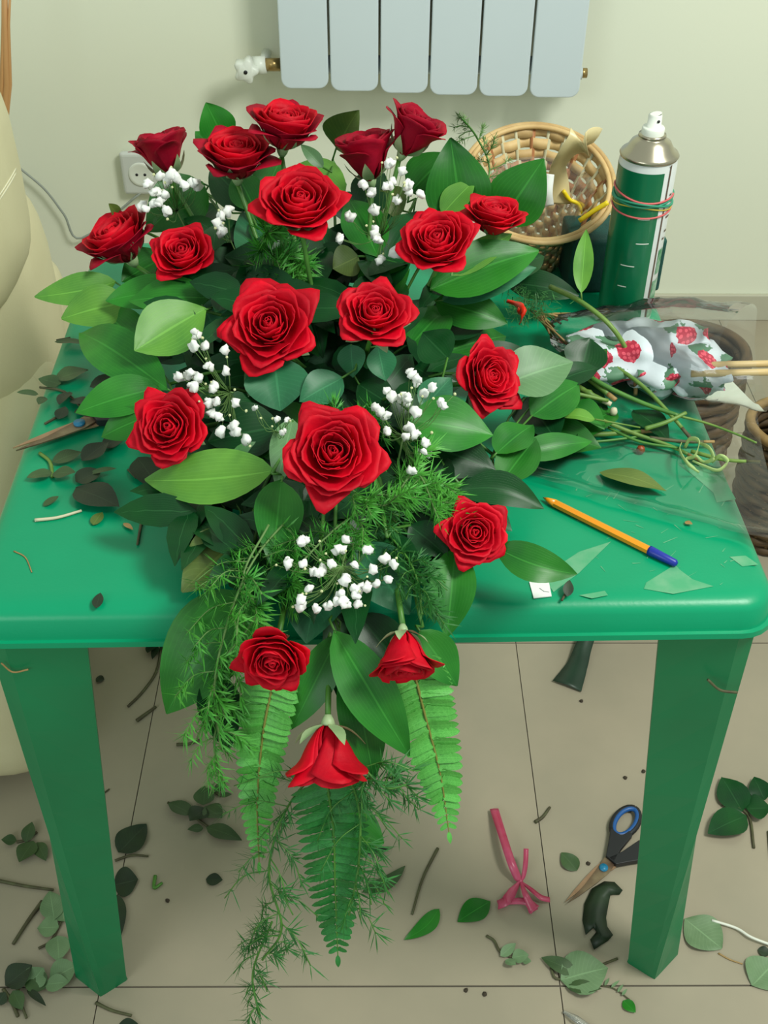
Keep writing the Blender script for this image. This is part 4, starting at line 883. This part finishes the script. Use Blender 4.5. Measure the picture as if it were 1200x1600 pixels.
lsprig('small dark sprig just above the scissors on the table', Z, [(70, 662), (95, 648)], [(92, 655, 102, 635, 18, dk), (118, 640, 150, 650, 22, dk)], md_, GT)
lsprig('dark clipped sprig below the table scissors, largest of the left clippings', Z, [(62, 708), (78, 722), (82, 745)], [(82, 738, 42, 746, 24), (82, 740, 118, 738, 22), (82, 722, 128, 706, 24), (128, 720, 170, 690, 34, dk), (160, 700, 200, 678, 30, dk), (118, 752, 158, 735, 38, dk), (118, 762, 186, 792, 46, dk), (140, 740, 182, 732, 10)], md_, GT, sm='cut_stem', r=3)
lleaf('dark leaf half under the lower left rose and long light leaf', 215, 715, 250, 766, 40, Z, dk, GT)
lleaf('small olive leaf scrap below the clipped sprig on the left', 68, 790, 92, 775, 12, Z, md_, GT)
lleaf('tiny triangular yellowish leaf scrap at the left of the table', 145, 820, 160, 800, 16, Z, 'leaf_olive', GT)
lleaf('dark green leaf crumb near the left front edge', 150, 950, 157, 926, 14, Z, dk, GT)
lleaf('tan leaf crumb between whitish twig and dark twig', 193, 817, 208, 828, 7, Z, 'twig_tan', GT)
ltwig('whitish peeled twig on the left of the table', [(55, 815), (90, 811), (128, 800)], 3, Z, 'twig_white', GT)
ltwig('short dark upright twig on the left of the table', [(222, 814), (215, 853)], 2.6, Z, 'twig', GT)
ltwig('thin tan thread-like twig near the left front of the table', [(22, 862), (40, 872), (50, 895)], 1.2, Z, 'twig_tan', GT)
ltwig('thin brownish twig right of the clipped sprig', [(200, 735), (212, 748)], 1.6, Z, 'twig', GT)
lleaf('olive fallen leaf lying alone on the right of the table', 937, 738, 1042, 768, 32, Z + .004, 'leaf_olive', 'loose bits on the right of the table', bend=.09)
lsprig('tiny dark leaf crumb with a stalk right of the white tag', Z, [(878, 938), (888, 920)], [(886, 932, 890, 906, 14)], dk, 'loose bits on the right of the table')
lleaf('tan speck of leaf above the pen under the film', 1070, 815, 1082, 819, 8, Z, 'twig_tan', 'loose bits on the right of the table')
P = bez([PY(x, y, .7255) for x, y in ((1106, 1062), (1125, 1078), (1152, 1082))], 6); mb = MB(); mb.tube(P, .0014, 6)
tag(mb.build('twig', 'twig', loc=tuple(P[0])), 'dark thin curved twig stuck on the right table leg', 'twig', 'loose bits on the right of the table')
P = bez([PY(x, y, .716) for x, y in ((2, 1036), (20, 1050), (44, 1046))], 6); mb = MB(); mb.tube(P, .0009, 6)
tag(mb.build('twig', 'twig_tan', loc=tuple(P[0])), 'thin tan thread-like twig stuck at the top of the left table leg', 'twig', GT)
GFL = 'clippings on the floor'; Z = 0
lleaf('large dark leaf right of the left table leg, uppermost of three', 185, 1332, 229, 1288, 40, Z, dk, GFL)
ltwig('twig pointing right from behind the left table leg', [(180, 1346), (205, 1338), (232, 1339)], 2.2, Z, 'twig', GFL)
lleaf('dark leaf half hidden behind the left leg, middle of three', 178, 1382, 216, 1374, 44, Z, dk, GFL)
lleaf('narrow dark leaf hugging the left table leg, lowest of three', 182, 1398, 189, 1462, 20, Z, dk, GFL)
lsprig('five-leaved green sprig on the floor left of the left fern frond', Z, [(262, 1254), (300, 1275), (325, 1292)], [(300, 1272, 262, 1254, 26), (318, 1258, 320, 1228, 28), (320, 1260, 347, 1278, 28), (322, 1262, 296, 1282, 30, dk), (322, 1292, 378, 1313, 22), (318, 1294, 293, 1296, 14)], md_, GFL)
lsprig('pair of tiny leaves above the five-leaved floor sprig', Z, [(336, 1238), (346, 1244)], [(336, 1238, 352, 1220, 12), (344, 1243, 362, 1241, 8)], md_, GFL)
lleaf('small round dark leaf alone on the floor left of the ferns', 322, 1374, 348, 1375, 18, Z, dk, GFL)
ltwig('small V-shaped green stub on the tile', [(243, 1370), (241, 1389), (254, 1381)], 3, Z, 'stem', GFL)
lsprig('pale three-leaved sprig at the far left of the floor', Z, [(26, 1316), (40, 1312), (58, 1300)], [(26, 1313, 2, 1312, 15), (40, 1316, 50, 1284, 18), (52, 1314, 30, 1347, 28), (58, 1316, 72, 1345, 18)], md_, GFL)
ltwig('long twig lying left of the left table leg', [(-5, 1377), (40, 1386), (84, 1392)], 2.8, Z, 'twig', GFL)
ltwig('forked grey-green twig below the long left twig', [(67, 1410), (45, 1440), (21, 1477)], 3.4, Z, 'twig', GFL)
lsprig('sprig of round pale leaves beside the left table leg', Z, [(60, 1482), (80, 1470), (96, 1440)], [(85, 1438, 78, 1392, 32), (92, 1448, 58, 1450, 32), (90, 1462, 92, 1502, 32), (100, 1440, 96, 1400, 30)], lg, GFL)
lsprig('heaped leafy clippings in the bottom left corner', Z, [(5, 1545), (18, 1565), (28, 1588)], [(8, 1540, 50, 1508, 40, dk), (45, 1540, 68, 1512, 34), (70, 1545, 40, 1520, 30, md_), (78, 1530, 120, 1508, 40), (70, 1538, 108, 1535, 24), (90, 1520, 98, 1506, 12, dk), (42, 1545, 72, 1572, 10, dk), (20, 1548, 35, 1578, 20, md_), (-5, 1570, 8, 1550, 20, dk)], lg, GFL, r=3)
ltwig('short brown twig in the bottom left clippings', [(28, 1545), (34, 1570), (42, 1592)], 3, Z, 'twig', GFL)
ltwig('knobbly twig right below the left table foot', [(150, 1568), (175, 1580), (206, 1588)], 2.8, Z, 'twig', GFL)
lleaf('dark leaf cut off by the bottom of the photo', 185, 1602, 216, 1600, 16, Z, dk, GFL)
lleaf('tiny dark leaf crumb right of the top of the left leg', 150, 1060, 163, 1062, 12, Z, dk, GFL)
lsprig('dark curved twig with small leaves under the table front edge', Z, [(252, 1012), (244, 1050), (222, 1082), (200, 1104)], [(240, 1008, 230, 1020, 14, dk), (246, 1010, 238, 1030, 10, dk), (252, 1008, 262, 1018, 10, dk)], dk, GFL)
ltwig('short green twig left of the hanging big leaf', [(214, 1128), (244, 1106)], 3, Z, 'twig', GFL)
ltwig('short dark twig below the hanging big leaf', [(276, 1165), (295, 1164), (314, 1157)], 2.6, Z, 'twig', GFL)
ltwig('tiny stub beside the left leg at half height', [(160, 1242), (171, 1234)], 1.6, Z, 'twig', GFL)
lleaf('curved dark leaf on the floor right of the middle fern', 566, 1394, 633, 1353, 20, Z, md_, GFL, sweep=.12)
lleaf('narrow dark leaf sliver above the curved leaf', 574, 1334, 612, 1326, 8, Z, dk, GFL)
ltwig('thin brown twig lying upright right of the middle fern', [(684, 1327), (660, 1375), (644, 1430)], 2.6, Z, 'twig', GFL)
lleaf('green leaf with a forked end left of the pink ribbon', 686, 1420, 632, 1468, 22, Z, 'leaf', GFL, sweep=-.1)
lleaf('green leaf with a reddish mark touching the pink ribbon', 715, 1440, 766, 1408, 32, Z, 'leaf', GFL, shape=1.1)
lsprig('curly sprig with small pale leaves below the pink ribbon', Z, [(760, 1462), (772, 1470), (782, 1488), (800, 1496)], [(782, 1494, 806, 1474, 14), (790, 1500, 806, 1508, 14), (800, 1496, 826, 1492, 20), (815, 1500, 830, 1502, 12)], lg, GFL)
ltwig('short green stub on the joint right of the pink ribbon', [(836, 1286), (848, 1278), (859, 1263)], 3, Z, 'twig', GFL)
lleaf('small fresh green leaf left of the floor scissors', 902, 1360, 877, 1332, 24, Z, 'debris_mid', GFL)
ol = [(944, 1377), (960, 1378), (973, 1391), (968, 1398), (954, 1398), (951, 1412), (947, 1434), (949, 1448), (958, 1461), (950, 1470), (928, 1484), (922, 1468), (932, 1456), (927, 1450), (915, 1461), (910, 1438), (913, 1412), (925, 1388)]
cx_ = [(950, 1386), (938, 1400), (932, 1420), (930, 1440), (940, 1462)]
tl = MB(); n = len(ol); tl.add([PH(x, y, .0015 + .0015 * (i % 3)) for i, (x, y) in enumerate(ol)] + [PH(x, y, .008) for x, y in cx_],
  [(0, 1, n), (1, 2, n), (2, 3, n), (3, 4, n), (4, n + 1, n), (4, 5, n + 1), (5, 6, n + 2), (5, n + 2, n + 1), (6, 7, n + 3), (6, n + 3, n + 2), (7, 8, n + 4), (7, n + 4, n + 3), (8, 9, n + 4), (9, 10, n + 4), (10, 11, n + 4), (11, 12, n + 4), (12, 13, n + 3), (12, n + 3, n + 4), (13, 14, n + 3), (14, 15, n + 3), (15, 16, n + 2), (15, n + 2, n + 3), (16, 17, n + 1), (16, n + 1, n + 2), (17, 0, n), (17, n, n + 1)])
tag(tl.build('loose_leaf', dk, loc=tuple(PH(935, 1430, 0)), solid=.0004), 'large torn dark green leaf under the floor scissors', 'leaf', GFL)
lsprig('sprig with one big round pale leaf near the bottom right tile corner', Z, [(860, 1512), (878, 1530), (965, 1498)], [(876, 1530, 950, 1512, 62), (900, 1520, 846, 1496, 22, 'debris_mid'), (885, 1542, 940, 1545, 20, 'debris_mid')], lg, GFL)
lsprig('thin pale weed-like sprig below the round pale leaf', Z, [(938, 1540), (960, 1545), (984, 1562)], [(945, 1540, 952, 1528, 4), (955, 1543, 968, 1532, 4), (965, 1550, 974, 1538, 4), (972, 1555, 980, 1545, 4)], lg, GFL, r=1)
lleaf('small dark green leaf at the bottom beside the weed-like sprig', 974, 1563, 993, 1582, 16, Z, 'leaf', GFL)
lleaf('round grey-green leaf right of the right table foot', 1070, 1435, 1128, 1482, 54, Z, lg, GFL, shape=1.)
lleaf('cut round leaf at the bottom right picture edge', 1175, 1540, 1212, 1502, 52, Z, lg, GFL, shape=1.)
lleaf('small dark leaf scrap above the bottom right round leaf', 1184, 1484, 1206, 1490, 14, Z, dk, GFL)
ltwig('thin tan twig beside the round grey-green leaf', [(1122, 1490), (1140, 1500), (1160, 1507)], 1.4, Z, 'twig_tan', GFL)
lsprig('dark glossy leaves on the floor right of the right table leg', Z, [(1128, 1256), (1168, 1272), (1178, 1325)], [(1160, 1268, 1128, 1214, 44, 'leaf_dark'), (1166, 1274, 1106, 1302, 42, 'leaf_dark'), (1165, 1262, 1205, 1262, 44, 'leaf_dark'), (1195, 1250, 1178, 1214, 30, 'leaf_dark')], dk, GFL)
ltwig('twig stub at the right picture edge', [(1200, 1300), (1203, 1345)], 2, Z, 'twig', GFL)
for (x, y, l) in ((977, 1216, 'left of two close dark crumbs on the tile beside the right leg'), (1005, 1206, 'crumb nearest the right table leg, above the scissors'), (983, 1268, 'dark crumb just above the floor scissors handle'), (919, 1350, 'dark crumb between small green leaf and scissors'), (262, 1408, 'tiny crumb below the V-shaped stub'), (908, 1096, 'short dark stub under the green ribbon tail'), (728, 1548, 'crumb on the bottom tile, left one'), (757, 1554, 'crumb on the bottom tile, right one')):
    c = PH(x, y, 0); mb = MB(); mb.lathe([(0, 0), (.0028, .0005), (.0032, .0018), (.0015, .0032), (0, .0034)], 7, c); mb.v = [(v[0] + random.uniform(-.0006, .0006), v[1] + random.uniform(-.0006, .0006), v[2]) for v in mb.v]; tag(mb.build('crumb', 'soil', loc=tuple(c)), l, 'crumb', 'dark crumbs on the tiles')
# cord, ribbons
pts = bez([PH(1112, 1438, .004), PH(1150, 1450, .004), PH(1175, 1465, .006), PH(1215, 1480, .004)], 6); mb = MB(); mb.tube(pts, .0019, 7); tag(mb.build('white_cord', 'cord', loc=tuple(pts[0])), 'white cord on the floor at the right', 'cord')
P = [PH(880, 1580, .003), PH(900, 1592, .006), PH(930, 1612, .003)]; tag(ribbon(P, [.004, .010, .008], 'curl', 'x', Vector((1, 1, 0))).build('plastic_strip', 'film_strip', loc=tuple(P[0]), solid=.0004), 'shiny clear strip on the floor at the bottom edge', 'strip')
P = [PH(936, 960, .62), PH(915, 1010, .585), PH(903, 1040, .555), PH(886, 1074, .53)]
P = [PH(930, 965, .03), PH(912, 1010, .012), PH(902, 1040, .006), PH(886, 1072, .004)]
tag(ribbon(P, [.022, .028, .034, .050], 'green_ribbon', 'x', Vector((1, .15, 0))).build('green_ribbon', 'green_ribbon', loc=tuple(P[-1]), solid=.0012), 'dark green ribbon tail with frayed end under the table front', 'ribbon')
pr = thing('pink_ribbon', PH(814, 1377, 0), 'pink satin ribbon tied in a loop on the floor', 'ribbon')
def rb(name, pts, wd, side=(1, 0, 0)):
    P = [PH(*p) for p in pts]; ribbon(P, wd, 'pink_ribbon', name, Vector(side)).build(name, 'pink_ribbon', pr, solid=.0007)
rb('ribbon_tail', [(772, 1264, .006), (785, 1305, .02), (798, 1345, .022), (808, 1370, .010), (813, 1378, .006)], [.013, .012, .012, .011, .004])
rb('ribbon_tail', [(822, 1326, .03), (821, 1350, .02), (818, 1368, .010), (813, 1377, .006)], [.007, .007, .006, .004])
rb('ribbon_tail', [(814, 1378, .006), (830, 1390, .010), (845, 1402, .008), (859, 1406, .004)], [.003, .006, .009, .008], (0, 1, 0))
rb('ribbon_loop', [(813, 1377, .006), (800, 1395, .016), (790, 1408, .018), (778, 1414, .006), (796, 1409, .004), (822, 1409, .006), (836, 1422, .006)], [.004, .014, .014, .012, .008, .010, .016], (0, 1, .2))
rb('ribbon_loop', [(814, 1378, .006), (820, 1395, .016), (826, 1408, .012), (834, 1424, .004)], [.004, .008, .010, .014])
mb = MB(); mb.lathe([(0, -.002), (.0035, -.001), (.004, .001), (.002, .003), (0, .0035)], 8, PH(813, 1377, .005)); mb.build('knot', 'pink_ribbon', pr)

# ------------------------------------------------------------------ scissors
def scissors(label, tip, piv, z, opening, ln, top='steel', low='steel_tan', pivm='pivot_blue', flip=1):
    Pv = PH(*piv, z); Tp = PH(*tip, z); d = (Pv - Tp).normalized(); s = Vector((-d.y, d.x, 0)) * flip; t = thing('scissors', Pv, label, 'scissors')
    bl = (Pv - Tp).length; k_ = ln
    def W(x, y, h, rot): c, sn = math.cos(rot), math.sin(rot); X = x * c - y * sn; Y = x * sn + y * c; return Pv + d * X + s * Y + Vector((0, 0, h))
    for sg, m, h in ((1, top, .006), (-1, low, .0035)):
        rot = sg * opening / 2; out = [(-bl, 0.), (-bl * .7, sg * -.0045), (-bl * .3, sg * -.0085), (0, sg * -.010), (.022, sg * -.006), (.040, sg * .002), (.040, sg * .010), (.012, sg * .0095), (-.006, sg * .006), (-bl * .5, sg * .0015)]
        vs = [W(x, y * k_, h, rot) for x, y in out] + [W(x, y * k_, h + .0016, rot) for x, y in out]; n = len(out)
        mb = MB(); mb.add(vs, [tuple(range(n))[::-1], tuple(range(n, 2 * n))] + [(i, (i + 1) % n, n + (i + 1) % n, n + i) for i in range(n)]); mb.build('blade', m, t, smooth=False)
        # handle: shank and finger loop
        ctr = (.085, sg * .026); a_, b_ = (.030, .016); loop = []
        for i in range(25):
            a = 2 * math.pi * i / 24; loop.append(W(ctr[0] + (a_ * math.cos(a) * .96 - b_ * math.sin(a) * .25 * sg), (ctr[1] + b_ * math.sin(a) + a_ * math.cos(a) * .18 * sg), .0075, rot))
        hm = MB(); hm.tube(loop, .0046, 8, cap=False)
        hn = hm.build('handle', 'handle_black', t)
        inn = [W(ctr[0] + (a_ * .88 * math.cos(a) - b_ * .82 * math.sin(a) * .25 * sg), ctr[1] + b_ * .82 * math.sin(a) + a_ * .88 * math.cos(a) * .18 * sg, .0085, rot) for a in [2 * math.pi * i / 24 for i in range(25)]]
        mb = MB(); mb.tube(inn, .0038, 8, cap=False); mb.build('handle_lining', 'handle_blue', t)
        sh = [(.018, -.009 * sg), (.03, .012 * sg), (.050, .028 * sg), (.062, .030 * sg), (.066, .010 * sg), (.060, .002 * sg), (.03, -.004 * sg)]
        sh = [(.016, sg * -.006), (.016, sg * .009), (.036, sg * .020), (.058, sg * .033), (.060, sg * .014), (.075, sg * .012), (.072, sg * .004), (.040, sg * .001)]
        vs = [W(x, y, .003, rot) for x, y in sh] + [W(x, y, .012, rot) for x, y in sh]; n = len(sh); mb = MB(); mb.add(vs, [tuple(range(n))[::-1], tuple(range(n, 2 * n))] + [(i, (i + 1) % n, n + (i + 1) % n, n + i) for i in range(n)]); mb.build('shank', 'handle_black', t, smooth=False, bevel=.001)
    mb = MB(); mb.tube([Pv + Vector((0, 0, .007)), Pv + Vector((0, 0, .0098))], .0062, 16); mb.build('pivot', pivm, t)
    return t
scissors('scissors with black and blue handles lying on the floor beside the right table leg', (884, 1414), (942, 1361), 0, .05, 1.0)
scissors('scissors with rusty tan blades on the table, handles under the lower left rose', (24, 709), (126, 671), TZ + .001, .13, 1.0, low='steel_tan', top='steel')

# ------------------------------------------------------------------ baskets standing on the floor around the table
def floor_basket(label, c, r, h, m, m2, n=22, tiers=16, extra=None):
    t = thing('rattan_basket', c, label, 'basket')
    for k in range(tiers):
        mb = MB(); z = h * (k + .5) / tiers; rr = r * (.86 + .14 * k / tiers); M_ = n * 3
        mb.tube([c + Vector(((rr + .0018 * math.cos(n / 2 * a * 1.0 + math.pi * (k % 2))) * math.cos(a), (rr + .0018 * math.cos(n / 2 * a + math.pi * (k % 2))) * math.sin(a), z)) for a in [2 * math.pi * i / M_ for i in range(M_ + 1)]], h / tiers * .52, 6, cap=False)
        mb.build('weave_ring', m, t)
    for k in range(n):
        a = 2 * math.pi * k / n; mb = MB(); mb.tube([c + Vector((r * .86 * math.cos(a), r * .86 * math.sin(a), .002)), c + Vector((r * math.cos(a), r * math.sin(a), h))], .0035, 5); mb.build('stake', m2, t)
    mb = MB(); mb.tube([c + Vector((r * 1.01 * math.cos(a), r * 1.01 * math.sin(a), h)) for a in [2 * math.pi * i / 48 for i in range(49)]], .009, 8, cap=False); mb.build('rim', m2, t)
    mb = MB(); mb.lathe([(0, 0), (r * .85, 0), (r * .85, .01), (0, .012)], 24, c); mb.build('basket_base', m, t)
    return t
floor_basket('tall dark brown rattan basket standing on the floor right of the table', Vector((.490, 1.50, 0)), .078, .505, 'rattan_dark', 'rattan_dark', 20, 22)
floor_basket('lower tan-rimmed rattan basket beside the tall dark one at the right', Vector((.755, 1.66, 0)), .080, .25, 'rattan_dark', 'rattan_tan', 20, 14)
mb = MB(); c = Vector((.752, 1.64, .252)); mb.lathe([(0, -.03), (.03, -.03), (.046, .0), (.040, .03), (.02, .045), (0, .048)], 18, c); tag(mb.build('yellow_ball', 'satin', loc=tuple(c)), 'yellowish round ball in the tan-rimmed basket at the right picture edge', 'ball')
ob = thing('stave_basket', (-.63, 2.04, 0), 'orange wooden stave basket squeezed between armchair and table', 'basket')
for k in range(26):
    a = 2 * math.pi * k / 26; mb = MB(); mb.tube([Vector((-.63 + .075 * math.cos(a), 2.04 + .075 * math.sin(a), 0)), Vector((-.63 + .10 * math.cos(a), 2.04 + .10 * math.sin(a), .11))], .0058, 5); mb.build('stave', 'stave_orange', ob)
for z, r in ((.01, .078), (.06, .088), (.105, .102)):
    mb = MB(); mb.tube([Vector((-.63 + r * math.cos(a), 2.04 + r * math.sin(a), z)) for a in [2 * math.pi * i / 36 for i in range(37)]], .006, 6, cap=False); mb.build('hoop', 'stave_orange', ob)
mb = MB(); mb.lathe([(0, .004), (.075, .004), (.075, .012), (0, .012)], 24, (-.63, 2.04, 0)); mb.build('basket_base', 'stave_orange', ob)
